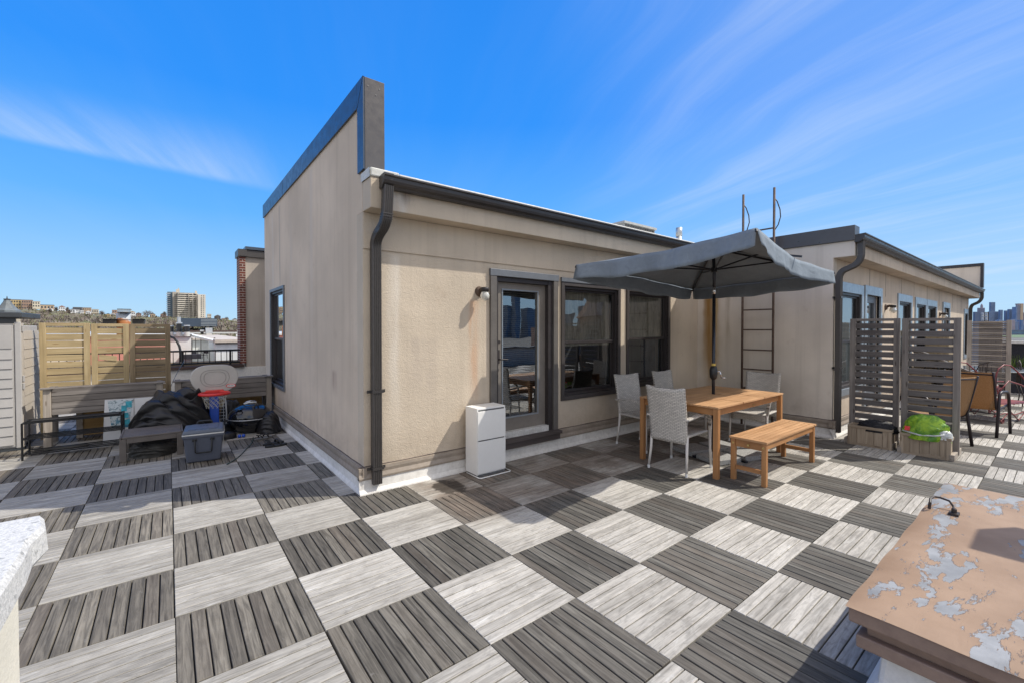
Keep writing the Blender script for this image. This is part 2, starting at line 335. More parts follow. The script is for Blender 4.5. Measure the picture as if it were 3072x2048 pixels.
light = MIX(t, 1.0, light, MIX(t, wx, (0.80, 0.79, 0.765), (1.0, 0.99, 0.975)), 'MULTIPLY')
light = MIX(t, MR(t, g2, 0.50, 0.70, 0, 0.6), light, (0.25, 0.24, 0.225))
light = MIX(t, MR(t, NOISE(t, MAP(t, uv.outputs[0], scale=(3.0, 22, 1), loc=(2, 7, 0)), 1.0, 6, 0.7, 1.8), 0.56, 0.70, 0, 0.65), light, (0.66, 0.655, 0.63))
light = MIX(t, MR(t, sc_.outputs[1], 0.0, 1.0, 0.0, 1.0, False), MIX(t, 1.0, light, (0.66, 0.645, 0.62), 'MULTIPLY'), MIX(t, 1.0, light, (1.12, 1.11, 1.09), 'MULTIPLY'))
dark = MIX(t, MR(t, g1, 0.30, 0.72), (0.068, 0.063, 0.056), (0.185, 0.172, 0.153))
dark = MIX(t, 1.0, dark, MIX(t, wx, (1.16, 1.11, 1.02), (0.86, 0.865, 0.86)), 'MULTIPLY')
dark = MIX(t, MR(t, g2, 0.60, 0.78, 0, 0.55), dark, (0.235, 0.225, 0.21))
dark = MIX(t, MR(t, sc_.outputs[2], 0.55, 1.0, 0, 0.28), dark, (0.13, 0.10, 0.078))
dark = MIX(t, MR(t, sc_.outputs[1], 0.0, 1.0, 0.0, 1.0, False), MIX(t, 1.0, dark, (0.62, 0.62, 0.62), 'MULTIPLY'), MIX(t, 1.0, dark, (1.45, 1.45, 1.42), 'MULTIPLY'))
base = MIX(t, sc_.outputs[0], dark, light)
# browner boards below the house wall, with the patio shade painted in
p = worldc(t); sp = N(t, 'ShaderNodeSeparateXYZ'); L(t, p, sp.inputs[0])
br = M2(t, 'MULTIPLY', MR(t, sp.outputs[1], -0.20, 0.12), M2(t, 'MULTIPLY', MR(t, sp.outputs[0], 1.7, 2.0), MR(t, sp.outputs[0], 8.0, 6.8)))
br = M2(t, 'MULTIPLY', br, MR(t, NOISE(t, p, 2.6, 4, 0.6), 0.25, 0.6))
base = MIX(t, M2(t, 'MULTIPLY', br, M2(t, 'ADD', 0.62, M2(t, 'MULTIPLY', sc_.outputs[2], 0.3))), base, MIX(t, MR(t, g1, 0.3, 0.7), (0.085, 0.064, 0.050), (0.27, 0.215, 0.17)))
blot = NOISE(t, p, 4.5, 7, 0.72, 0.8)
base = MIX(t, MR(t, blot, 0.30, 0.62, 0.34, 0.0), base, MIX(t, 1.0, base, (0.60, 0.57, 0.53), 'MULTIPLY'))
spot = NOISE(t, p, 38, 3, 0.7)
base = MIX(t, MR(t, spot, 0.66, 0.74, 0, 0.5), base, (0.10, 0.09, 0.08))
dirt = NOISE(t, p, 1.5, 6, 0.7)
base = MIX(t, MR(t, dirt, 0.55, 0.8, 0, 0.35), base, (0.13, 0.115, 0.10))
# a damp spill in front of the cabinet
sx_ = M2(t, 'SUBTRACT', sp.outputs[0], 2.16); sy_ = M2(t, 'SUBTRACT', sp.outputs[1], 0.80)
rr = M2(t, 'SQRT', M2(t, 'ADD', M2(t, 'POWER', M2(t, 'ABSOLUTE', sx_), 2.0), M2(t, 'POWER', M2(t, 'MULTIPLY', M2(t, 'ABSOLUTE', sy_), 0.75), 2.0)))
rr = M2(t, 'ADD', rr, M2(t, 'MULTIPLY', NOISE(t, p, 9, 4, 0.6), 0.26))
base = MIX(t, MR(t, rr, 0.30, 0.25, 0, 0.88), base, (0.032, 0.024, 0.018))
L(t, base, b.inputs['Base Color'])
b.inputs['Roughness'].default_value = 0.72; b.inputs['Specular IOR Level'].default_value = 0.35
bump(t, b, M2(t, 'ADD', g1, M2(t, 'MULTIPLY', g3, 0.35)), 0.35, 0.003)

# painted hatch lid with flaked patches down to bare grey metal
m, t, b = newmat('flaking_paint')
p = worldc(t)
pv = MAP(t, p, scale=(1.0, 2.6, 2.0), rot=(0, 0, R(28)))
f = NOISE(t, pv, 1.6, 10, 0.70, 0.5); f2 = NOISE(t, MAP(t, p, scale=(3.5, 9, 4), loc=(4, 4, 0)), 1.5, 7, 0.65, 0.4)
edge = M2(t, 'ADD', f, M2(t, 'MULTIPLY', M2(t, 'SUBTRACT', f2, 0.5), 0.45))
msk = MR(t, edge, 0.536, 0.556)
rim = M2(t, 'MULTIPLY', MR(t, edge, 0.532, 0.545), MR(t, edge, 0.559, 0.549))
paint = MIX(t, MR(t, NOISE(t, p, 2.5, 6, 0.6), 0.3, 0.7), (0.255, 0.158, 0.092), (0.345, 0.226, 0.142))
crack = NOISE(t, MAP(t, p, scale=(5, 26, 8)), 1.0, 8, 0.75, 1.0)
paint = MIX(t, MR(t, crack, 0.66, 0.72, 0, 0.7), paint, (0.20, 0.11, 0.07))
bare = MIX(t, MR(t, NOISE(t, p, 7, 5, 0.6), 0.3, 0.7), (0.20, 0.205, 0.21), (0.31, 0.315, 0.32))
base = MIX(t, msk, paint, bare); base = MIX(t, M2(t, 'MULTIPLY', rim, 0.45), base, (0.15, 0.09, 0.065))
L(t, base, b.inputs['Base Color']); b.inputs['Roughness'].default_value = 0.62
bump(t, b, M2(t, 'ADD', M2(t, 'MULTIPLY', msk, -1.2), M2(t, 'MULTIPLY', crack, 0.4)), 0.55, 0.004)
plain('hatch_side', (0.27, 0.185, 0.14), 0.6, var=0.12, scale=3, bmp=0.2, bscale=9, warm=(0.16, 0.10, 0.08))

# granite coping, granite umbrella slabs
def granite(name, c1, c2, c3, sc=90, bmp=0.3):
    m, t, b = newmat(name); p = worldc(t)
    f = NOISE(t, p, sc, 4, 0.7); f2 = NOISE(t, p, sc*0.45, 3, 0.6); f3 = NOISE(t, p, 6, 4, 0.6)
    base = MIX(t, MR(t, f, 0.45, 0.56), c1, c2)
    base = MIX(t, MR(t, f2, 0.60, 0.66), base, c3)
    base = MIX(t, MR(t, f3, 0.5, 0.8, 0, 0.3), base, tuple(x*0.75 for x in c1))
    L(t, base, b.inputs['Base Color']); b.inputs['Roughness'].default_value = 0.7
    bump(t, b, M2(t, 'ADD', f, f2), bmp, 0.004)
granite('granite_cap', (0.62, 0.61, 0.585), (0.48, 0.475, 0.46), (0.32, 0.32, 0.31), 100, 0.6)
granite('granite_slab', (0.40, 0.395, 0.38), (0.24, 0.235, 0.225), (0.08, 0.078, 0.075), 110, 0.2)
plain('parapet_cream', (0.70, 0.66, 0.56), 0.85, var=0.06, scale=4, bmp=0.3, bscale=60)

# red brick
m, t, b = newmat('red_brick')
p = worldc(t); bt = N(t, 'ShaderNodeTexBrick'); bt.offset = 0.5
sw = N(t, 'ShaderNodeSeparateXYZ'); L(t, p, sw.inputs[0]); cb = N(t, 'ShaderNodeCombineXYZ')
L(t, M2(t, 'ADD', sw.outputs[0], sw.outputs[1]), cb.inputs[0]); L(t, sw.outputs[2], cb.inputs[1]); L(t, cb.outputs[0], bt.inputs['Vector'])
bt.inputs['Scale'].default_value = 1; bt.inputs['Brick Width'].default_value = 0.215; bt.inputs['Row Height'].default_value = 0.0677
bt.inputs['Mortar Size'].default_value = 0.007; bt.inputs['Color1'].default_value = (0.17, 0.045, 0.028, 1); bt.inputs['Color2'].default_value = (0.10, 0.028, 0.020, 1)
bt.inputs['Mortar'].default_value = (0.42, 0.36, 0.31, 1)
L(t, bt.outputs['Color'], b.inputs['Base Color']); b.inputs['Roughness'].default_value = 0.9

# wicker: brick-like weave in two planes
def weave(name, plane):
    m, t, b = newmat(name); o = objc(t); s = N(t, 'ShaderNodeSeparateXYZ'); L(t, o, s.inputs[0])
    c = N(t, 'ShaderNodeCombineXYZ'); L(t, s.outputs[plane[0]], c.inputs[0]); L(t, s.outputs[plane[1]], c.inputs[1])
    bt = N(t, 'ShaderNodeTexBrick'); bt.offset = 0.5; L(t, c.outputs[0], bt.inputs['Vector'])
    bt.inputs['Scale'].default_value = 1; bt.inputs['Brick Width'].default_value = 0.044; bt.inputs['Row Height'].default_value = 0.0165
    bt.inputs['Mortar Size'].default_value = 0.0030; bt.inputs['Mortar Smooth'].default_value = 0.8
    bt.inputs['Color1'].default_value = (0.74, 0.69, 0.62, 1); bt.inputs['Color2'].default_value = (0.58, 0.54, 0.48, 1)
    bt.inputs['Mortar'].default_value = (0.13, 0.12, 0.11, 1)
    base = MIX(t, MR(t, NOISE(t, o, 40, 3, 0.6), 0.3, 0.7, 0, 0.3), bt.outputs['Color'], (0.42, 0.385, 0.34))
    L(t, base, b.inputs['Base Color']); b.inputs['Roughness'].default_value = 0.55
    bump(t, b, M2(t, 'SUBTRACT', 1.0, bt.outputs['Fac']), 0.8, 0.004)
weave('wicker_back', (1, 2)); weave('wicker_seat', (1, 0)); weave('wicker_front', (1, 2))

# sling mesh fabric
m, t, b = newmat('sling_tan'); o = objc(t)
f = NOISE(t, MAP(t, o, scale=(140, 140, 60)), 1, 3, 0.6)
L(t, MIX(t, MR(t, f, 0.3, 0.7), (0.30, 0.17, 0.075), (0.46, 0.28, 0.14)), b.inputs['Base Color']); b.inputs['Roughness'].default_value = 0.7
tr = N(t, 'ShaderNodeBsdfTranslucent'); tr.inputs[0].default_value = (0.5, 0.3, 0.13, 1); mx = N(t, 'ShaderNodeMixShader'); mx.inputs[0].default_value = 0.35
L(t, b.outputs[0], mx.inputs[1]); L(t, tr.outputs[0], mx.inputs[2]); L(t, mx.outputs[0], t.nodes['Material Output'].inputs[0])

# green soil bag: printed bands
m, t, b = newmat('bag_green'); o = objc(t)
f = NOISE(t, o, 9, 5, 0.6, 0.8); f2 = NOISE(t, MAP(t, o, scale=(4, 30, 40)), 1, 4, 0.6)
base = MIX(t, MR(t, f, 0.35, 0.65), (0.07, 0.22, 0.02), (0.32, 0.52, 0.03))
base = MIX(t, MR(t, f2, 0.62, 0.68, 0, 0.7), base, (0.05, 0.20, 0.02))
L(t, base, b.inputs['Base Color']); b.inputs['Roughness'].default_value = 0.42
bump(t, b, NOISE(t, o, 16, 4, 0.6, 1.0), 0.7, 0.02)

# printed picture in cyan and grey
m, t, b = newmat('picture_print'); o = objc(t)
f = NOISE(t, MAP(t, o, scale=(9, 9, 16)), 1, 6, 0.75, 1.5)
s = N(t, 'ShaderNodeSeparateXYZ'); L(t, o, s.inputs[0])
base = MIX(t, MR(t, f, 0.42, 0.5), (0.10, 0.16, 0.18), (0.52, 0.58, 0.60))
k = M2(t, 'MULTIPLY', MR(t, NOISE(t, o, 12, 5, 0.7), 0.48, 0.54), MR(t, s.outputs[2], 0.50, 0.20))
base = MIX(t, k, base, (0.02, 0.18, 0.28))
L(t, base, b.inputs['Base Color']); b.inputs['Roughness'].default_value = 0.35
plain('print_cyan', (0.03, 0.36, 0.46), 0.4, var=0.3, scale=25, warm=(0.02, 0.12, 0.16))

# glass: clear pane that mirrors the surroundings at a glancing view
def glass(name, tint=(0.55, 0.6, 0.6), boost=0.10, rough=0.0):
    m, t, b = newmat(name); t.nodes.remove(b)
    fr = N(t, 'ShaderNodeFresnel'); fr.inputs[0].default_value = 1.6
    fac = M2(t, 'ADD', fr.outputs[0], boost, True)
    tr = N(t, 'ShaderNodeBsdfTransparent'); tr.inputs[0].default_value = (*tint, 1)
    gl = N(t, 'ShaderNodeBsdfGlossy'); gl.inputs['Roughness'].default_value = rough; gl.inputs[0].default_value = (0.9, 0.93, 0.95, 1)
    wob = N(t, 'ShaderNodeBump'); wob.inputs['Strength'].default_value = 0.05; wob.inputs['Distance'].default_value = 0.05
    L(t, NOISE(t, worldc(t), 1.6, 2, 0.5), wob.inputs['Height']); L(t, wob.outputs[0], gl.inputs['Normal'])
    mx = N(t, 'ShaderNodeMixShader'); L(t, fac, mx.inputs[0]); L(t, tr.outputs[0], mx.inputs[1]); L(t, gl.outputs[0], mx.inputs[2])
    L(t, mx.outputs[0], t.nodes['Material Output'].inputs[0])
glass('pane_glass', (0.86, 0.88, 0.87), 0.09); glass('door_glass', (0.75, 0.78, 0.78), 0.24); glass('far_glass', (0.4, 0.45, 0.5), 0.30)
glass('lamp_glass', (0.93, 0.93, 0.90), 0.04, 0.05)
m, t, b = newmat('lamp_frost'); b.inputs['Base Color'].default_value = (0.78, 0.76, 0.68, 1); b.inputs['Roughness'].default_value = 0.12
b.inputs['Transmission Weight'].default_value = 0.35
bump(t, b, NOISE(t, objc(t), 40, 2, 0.5), 0.3, 0.004)
# sheer roller shade: uneven, water-stained
m, t, b = newmat('shade_cloth'); p = worldc(t)
f = NOISE(t, MAP(t, p, scale=(22, 22, 3)), 1, 6, 0.7, 1.0); f2 = NOISE(t, p, 5, 6, 0.7)
base = MIX(t, MR(t, f, 0.3, 0.7), (0.34, 0.30, 0.235), (0.70, 0.63, 0.51))
base = MIX(t, MR(t, f2, 0.45, 0.75, 0, 0.6), base, (0.17, 0.145, 0.11))
L(t, base, b.inputs['Base Color']); b.inputs['Roughness'].default_value = 0.9
bump(t, b, f, 0.3, 0.01)
plain('shade_pale', (0.62, 0.63, 0.58), 0.9, var=0.06, scale=3)
plain('curtain', (0.10, 0.12, 0.15), 0.9, var=0.3, scale=3)
# city ground, hillside
m, t, b = newmat('city_ground'); p = worldc(t)
f = NOISE(t, p, 0.02, 5, 0.6); f2 = NOISE(t, p, 0.15, 5, 0.7)
base = MIX(t, MR(t, f, 0.35, 0.65), (0.10, 0.10, 0.095), (0.15, 0.145, 0.13)); base = MIX(t, MR(t, f2, 0.5, 0.7), base, (0.22, 0.21, 0.2))
L(t, base, b.inputs['Base Color']); b.inputs['Roughness'].default_value = 0.95
m, t, b = newmat('hill_scrub'); p = worldc(t)
f = NOISE(t, p, 0.045, 6, 0.7); f2 = NOISE(t, MAP(t, p, scale=(0.3, 0.3, 1.0)), 1, 5, 0.7)
base = MIX(t, MR(t, f, 0.4, 0.6), (0.17, 0.145, 0.10), (0.19, 0.19, 0.085)); base = MIX(t, MR(t, f2, 0.45, 0.65, 0, 0.7), base, (0.10, 0.085, 0.07))
L(t, base, b.inputs['Base Color']); b.inputs['Roughness'].default_value = 1
plain('twigs_grey', (0.20, 0.165, 0.145), 1, var=0.35, scale=0.1, warm=(0.16, 0.12, 0.08))
plain('twigs_olive', (0.17, 0.165, 0.075), 1, var=0.35, scale=0.1, warm=(0.10, 0.10, 0.04))
def simple(name, c, rough=0.8):
    m, t, b = newmat(name); p = worldc(t); f = NOISE(t, p, 0.06, 4, 0.6)
    L(t, MIX(t, MR(t, f, 0.3, 0.7), tuple(x*0.88 for x in c), tuple(x*1.08 for x in c)), b.inputs['Base Color']); b.inputs['Roughness'].default_value = rough
simple('far_cream', (0.60, 0.53, 0.42)); simple('far_yellow', (0.56, 0.42, 0.22)); simple('far_brick', (0.36, 0.24, 0.18)); simple('far_white', (0.80, 0.79, 0.77))
simple('far_tan', (0.48, 0.36, 0.25)); simple('far_roof', (0.13, 0.125, 0.13)); simple('far_redroof', (0.30, 0.13, 0.09)); simple('far_window', (0.05, 0.06, 0.075), 0.3)
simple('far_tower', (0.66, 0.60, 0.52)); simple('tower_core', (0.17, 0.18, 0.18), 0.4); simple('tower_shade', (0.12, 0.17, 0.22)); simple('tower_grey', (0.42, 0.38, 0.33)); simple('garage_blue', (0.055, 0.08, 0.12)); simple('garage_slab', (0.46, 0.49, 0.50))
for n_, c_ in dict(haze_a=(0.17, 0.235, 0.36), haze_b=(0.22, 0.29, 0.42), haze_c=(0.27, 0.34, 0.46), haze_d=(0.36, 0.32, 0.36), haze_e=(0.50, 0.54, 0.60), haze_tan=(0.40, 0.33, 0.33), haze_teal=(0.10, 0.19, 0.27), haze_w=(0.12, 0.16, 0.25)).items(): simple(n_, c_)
simple('mirror_grey', (0.20, 0.225, 0.26)); simple('river', (0.06, 0.09, 0.12), 0.15); simple('park_green', (0.09, 0.15, 0.06))

# ------------------------------------------------------------------ mesh helpers
ORG = {}
class MB:
    def __init__(s): s.v = []; s.f = []; s.uv = None
    def add(s, vs, fs):
        n = len(s.v); s.v += [Vector(x) for x in vs]; s.f += [tuple(i+n for i in q) for q in fs]; return s
    def box(s, x0, y0, z0, x1, y1, z1):
        if x0 > x1: x0, x1 = x1, x0
        if y0 > y1: y0, y1 = y1, y0
        if z0 > z1: z0, z1 = z1, z0
        return s.add([(x0,y0,z0),(x1,y0,z0),(x1,y1,z0),(x0,y1,z0),(x0,y0,z1),(x1,y0,z1),(x1,y1,z1),(x0,y1,z1)],
                     [(0,3,2,1),(4,5,6,7),(0,1,5,4),(1,2,6,5),(2,3,7,6),(3,0,4,7)])
    def obox(s, c, hx, hy, hz):      # centre and three half-axis vectors
        c = Vector(c); hx, hy, hz = Vector(hx), Vector(hy), Vector(hz); vs = []
        for k in (-1, 1):
            for a, b_ in ((-1,-1),(1,-1),(1,1),(-1,1)): vs.append(c + hx*a + hy*b_ + hz*k)
        return s.add(vs, [(0,3,2,1),(4,5,6,7),(0,1,5,4),(1,2,6,5),(2,3,7,6),(3,0,4,7)])
    def beam(s, p0, p1, w, h, up=(0,0,1)):   # rectangular bar between two points
        p0, p1 = Vector(p0), Vector(p1); d = (p1-p0); l = d.length; d = d/l; u = Vector(up)
        if abs(d.dot(u)) > 0.98: u = Vector((1,0,0))
        sd = d.cross(u).normalized(); u = sd.cross(d)
        return s.obox((p0+p1)/2, d*l/2, sd*w/2, u*h/2)
    def tube(s, pts, r, seg=8, closed=False, caps=True):
        pts = [Vector(p) for p in pts]; n = len(pts); rs = r if isinstance(r, (list, tuple)) else [r]*n
        vs = []; fs = []; prev = None
        for i, p in enumerate(pts):
            if closed: d = (pts[(i+1) % n]-pts[i-1])
            else: d = pts[min(i+1, n-1)]-pts[max(i-1, 0)]
            d = d.normalized() if d.length > 1e-9 else Vector((0,0,1))
            if prev is None:
                u = Vector((0,0,1)) if abs(d.z) < 0.9 else Vector((1,0,0)); a = d.cross(u).normalized()
            else:
                a = (prev - d*prev.dot(d))
                a = a.normalized() if a.length > 1e-6 else d.orthogonal().normalized()
            prev = a; b_ = d.cross(a)
            for k in range(seg):
                t_ = 2*math.pi*k/seg; vs.append(p + (a*math.cos(t_) + b_*math.sin(t_))*rs[i])
        m_ = n if closed else n-1
        for i in range(m_):
            for k in range(seg):
                j = (i+1) % n
                fs.append((i*seg+k, i*seg+(k+1) % seg, j*seg+(k+1) % seg, j*seg+k))
        if caps and not closed:
            fs.append(tuple(range(seg-1, -1, -1))); fs.append(tuple((n-1)*seg+k for k in range(seg)))
        return s.add(vs, fs)
    def lathe(s, prof, c=(0,0,0), seg=24, sy=1.0):     # profile of (radius, z)
        vs = []; fs = []; c = Vector(c)
        for r, z in prof:
            for k in range(seg):
                t_ = 2*math.pi*k/seg; vs.append(c + Vector((r*math.cos(t_), r*math.sin(t_)*sy, z)))
        for i in range(len(prof)-1):
            for k in range(seg): fs.append((i*seg+k, i*seg+(k+1) % seg, (i+1)*seg+(k+1) % seg, (i+1)*seg+k))
        fs.append(tuple(range(seg-1, -1, -1))); fs.append(tuple((len(prof)-1)*seg+k for k in range(seg)))
        return s.add(vs, fs)
    def prism(s, poly, d):       # planar polygon pushed along d
        n = len(poly); vs = [Vector(p) for p in poly]; vs += [p+Vector(d) for p in vs]
        return s.add(vs, [tuple(range(n-1, -1, -1)), tuple(range(n, 2*n))] + [(i, (i+1) % n, n+(i+1) % n, n+i) for i in range(n)])
    def grid(s, fn, nu, nv, thick=0.0):
        vs = [Vector(fn(i/nu, j/nv)) for j in range(nv+1) for i in range(nu+1)]
        fs = [(j*(nu+1)+i, j*(nu+1)+i+1, (j+1)*(nu+1)+i+1, (j+1)*(nu+1)+i) for j in range(nv) for i in range(nu)]
        return s.add(vs, fs)
    def build(s, name, m, parent=None, bevel=0.0, smooth=False, solid=0.0, subd=0, kind=None, seg=2):
        me = bpy.data.meshes.new(name)
        o0 = Vector((0,0,0)); q = parent
        while q is not None:
            if q.name in ORG: o0 = ORG[q.name]; break
            q = q.parent
        if parent is None:
            n = len(s.v); lo = Vector([min(v[i] for v in s.v) for i in range(3)]); hi = Vector([max(v[i] for v in s.v) for i in range(3)])
            o0 = Vector(((lo.x+hi.x)/2, (lo.y+hi.y)/2, lo.z))
        me.from_pydata([v-o0 for v in s.v], [], s.f); me.validate()
        if m: me.materials.append(MT[m])
        o = bpy.data.objects.new(name, me); col.objects.link(o)
        if parent is None: o.location = o0
        else: o.parent = parent
        if smooth:
            for p_ in me.polygons: p_.use_smooth = True
        if solid:
            k = o.modifiers.new('solid', 'SOLIDIFY'); k.thickness = solid; k.offset = 0
        if bevel:
            k = o.modifiers.new('bevel', 'BEVEL'); k.width = bevel; k.segments = seg; k.limit_method = 'ANGLE'; k.angle_limit = R(40)
        if subd:
            k = o.modifiers.new('sub', 'SUBSURF'); k.levels = subd; k.render_levels = subd
        if kind: o['kind'] = kind
        if parent is None and not kind: ORG[o.name] = o0
        return o
def tag(o, label, cat, group=None, kind=None):
    o['label'] = label; o['category'] = cat
    if group: o['group'] = group
    if kind: o['kind'] = kind
    return o
def thing(name, label, cat, loc=(0,0,0), rz=0.0, group=None, local=False):
    o = bpy.data.objects.new(name, None); col.objects.link(o); o.location = loc; o.rotation_euler = (0, 0, rz)
    o.empty_display_size = 0.1
    ORG[o.name] = Vector((0,0,0)) if local else Vector(loc)
    return tag(o, label, cat, group)
def dup(root, loc, rz, label=None, group=None, rot=None):
    def cp(o, par):
        c = o.copy(); col.objects.link(c); c.parent = par
        for ch in list(o.children): cp(ch, c)
        return c
    r = cp(root, None); r.location = loc; r.rotation_euler = rot or (0, 0, rz)
    if label: r['label'] = label
    if group: r['group'] = group
    return r
def box(name, m, parent, *a, bevel=0.0, **k): return MB().box(*a).build(name, m, parent, bevel=bevel, **k)
def wall_y(mb, y0, y1, x0, x1, z0, z1, holes):   # slab normal to Y with rectangular openings
    xs = sorted({x0, x1, *[h[0] for h in holes], *[h[2] for h in holes]}); zs = sorted({z0, z1, *[h[1] for h in holes], *[h[3] for h in holes]})
    return slab(mb, xs, zs, holes, lambda a, z, d: (a, y0 if d == 0 else y1, z))
def wall_x(mb, x0, x1, y0, y1, z0, z1, holes):
    ys = sorted({y0, y1, *[h[0] for h in holes], *[h[2] for h in holes]}); zs = sorted({z0, z1, *[h[1] for h in holes], *[h[3] for h in holes]})
    return slab(mb, ys, zs, holes, lambda a, z, d: (x0 if d == 0 else x1, a, z))
def slab(mb, us, zs, holes, P):
    nu, nz = len(us)-1, len(zs)-1
    solid = [[not any(h[0] <= (us[i]+us[i+1])/2 <= h[2] and h[1] <= (zs[j]+zs[j+1])/2 <= h[3] for h in holes) for j in range(nz)] for i in range(nu)]
    idx = {}; vs = []; fs = []
    def V(i, j, d):
        if (i, j, d) not in idx: idx[(i, j, d)] = len(vs); vs.append(P(us[i], zs[j], d))
        return idx[(i, j, d)]
    for i in range(nu):
        for j in range(nz):
            if not solid[i][j]: continue
            fs.append((V(i,j,0), V(i+1,j,0), V(i+1,j+1,0), V(i,j+1,0))); fs.append((V(i,j,1), V(i,j+1,1), V(i+1,j+1,1), V(i+1,j,1)))
            for di, dj, a, c in ((-1,0,(i,j),(i,j+1)), (1,0,(i+1,j),(i+1,j+1)), (0,-1,(i,j),(i+1,j)), (0,1,(i,j+1),(i+1,j+1))):
                ii, jj = i+di, j+dj
                if not (0 <= ii < nu and 0 <= jj < nz and solid[ii][jj]):
                    fs.append((V(*a,0), V(*c,0), V(*c,1), V(*a,1)))
    return mb.add(vs, fs)
# ================================================================== THE SETTING
# deck of 61 cm timber tiles, nine slats each, laid in a checkerboard
def deck():
    T = 0.61; vs = []; fs = []; cols = []; uvs = []
    rnd = random.Random(3)
    for i in range(-11, 30):
        for j in range(-14, 18):
            x0, y0 = i*T, j*T
            if x0 > 1.55 and y0 > 1.25 and x0 < 21 and y0 < 6.0: continue
            if x0 > 7.65 and y0 > -0.8: continue
            if x0 > 2.45 and x0 < 4.0 and y0 < -2.5 and y0 > -3.6: continue
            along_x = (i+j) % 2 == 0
            tilt = rnd.uniform(-0.0012, 0.0012); tone = rnd.random()
            ox, oy = rnd.uniform(-0.0025, 0.0025), rnd.uniform(-0.0025, 0.0025)
            for k in range(9):
                a0 = 0.003; a1 = T-0.003; b0 = k*T/9+0.0035; b1 = (k+1)*T/9-0.0035
                if along_x: b0 -= 0.0006; b1 += 0.0006
                z = rnd.uniform(-0.0010, 0.0010)+tilt; c = 0.0022
                if along_x: X0, X1, Y0, Y1 = x0+a0, x0+a1, y0+b0, y0+b1
                else: X0, X1, Y0, Y1 = x0+b0, x0+b1, y0+a0, y0+a1
                X0 += ox; X1 += ox; Y0 += oy; Y1 += oy
                n = len(vs)
                vs += [(X0,Y0,-0.022),(X1,Y0,-0.022),(X1,Y1,-0.022),(X0,Y1,-0.022),(X0,Y0,z-c),(X1,Y0,z-c),(X1,Y1,z-c),(X0,Y1,z-c),
                       (X0+c,Y0+c,z),(X1-c,Y0+c,z),(X1-c,Y1-c,z),(X0+c,Y1-c,z)]
                F_ = [(0,1,5,4),(1,2,6,5),(2,3,7,6),(3,0,4,7),(4,5,9,8),(5,6,10,9),(6,7,11,10),(7,4,8,11),(8,9,10,11)]
                ru, rv = rnd.uniform(0, 60), rnd.uniform(0, 60)
                t1 = min(1, max(0, 0.60*rnd.random()+0.40*tone)); t2 = rnd.random()
                for q in F_:
                    fs.append(tuple(n+a for a in q))
                    for a in q:
                        p = vs[n+a]; u, v = (p[0]-x0, p[1]-y0) if along_x else (p[1]-y0, p[0]-x0)
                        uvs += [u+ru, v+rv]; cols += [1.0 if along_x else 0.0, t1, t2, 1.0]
    me = bpy.data.meshes.new('deck'); me.from_pydata(vs, [], fs)
    ul = me.uv_layers.new(name='grain'); ul.data.foreach_set('uv', uvs)
    ca = me.color_attributes.new('slat', 'FLOAT_COLOR', 'CORNER'); ca.data.foreach_set('color', cols)
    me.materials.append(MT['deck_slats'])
    o = bpy.data.objects.new('deck', me); col.objects.link(o); o['kind'] = 'structure'
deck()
box('roof_surface', 'roof_dark', None, -7.2, -9.5, -0.30, 19.6, 11.3, -0.024, kind='structure')
# ground far below, river, park strip and hillside
MB().add([(-6000,-6000,-16),(6000,-6000,-16),(6000,9000,-16),(-6000,9000,-16)], [(0,1,2,3)]).build('ground', 'city_ground', None, kind='structure')

# ------------------------------------------------------------------ the penthouse with the patio door
HX, HY = 1.43, 1.14
H = thing('penthouse', 'beige stucco penthouse with patio door, dark gutter and tall metal-capped parapet', 'building', (HX, HY, 0))
DOOR = (2.97, 0.26, 3.88, 2.16); W1 = (4.08, 0.67, 5.19, 2.12); W2 = (5.45, 0.72, 6.50, 2.12); WL = (4.70, 0.62, 5.78, 2.19)
wall_y(MB(), HY, HY+0.16, HX, 7.449, 0.24, 2.65, [DOOR, W1, W2]).build('wall', 'stucco_front', H)
wall_x(MB(), HX, HX+0.17, 1.30, 6.43, 0.24, 3.82, [WL]).build('wall', 'stucco_side', H)
box('wall', 'stucco_side', H, HX, 1.14, 2.652, HX+0.17, 1.2985, 3.82)
box('wall', 'stucco_party', H, HX+0.18, 6.25, 0.0, 21.3, 6.42, 2.9)
box('rear_wing', 'stucco_party', H, 2.45, 6.44, 0.0, 21.0, 10.9, 3.99)
# raised band above the windows and the eave box
box('band_course', 'stucco_front', H, HX+0.002, HY-0.014, 2.312, 7.449, HY-0.001, 2.649)
MB().box(HX, 0.93, 2.652, 7.449, HY-0.001, 2.93).build('eave', 'stucco_front', H, bevel=0.006)
box('roof', 'cap_membrane', H, HX+0.172, 1.06, 2.905, 7.449, 6.25, 2.975)
mb = MB().box(HX-0.004, 0.918, 2.932, 1.70, 1.10, 3.012)
mb.box(1.70, 0.922, 2.932, 7.46, 1.058, 3.004)
mb.add([(HX-0.012, 0.915, 2.925), (HX-0.012, 1.15, 2.925), (HX-0.012, 1.15, 3.0), (HX-0.012, 0.93, 3.012)], [(0,1,2,3)])
mb.build('roof_edge', 'cap_membrane', H, bevel=0.012)
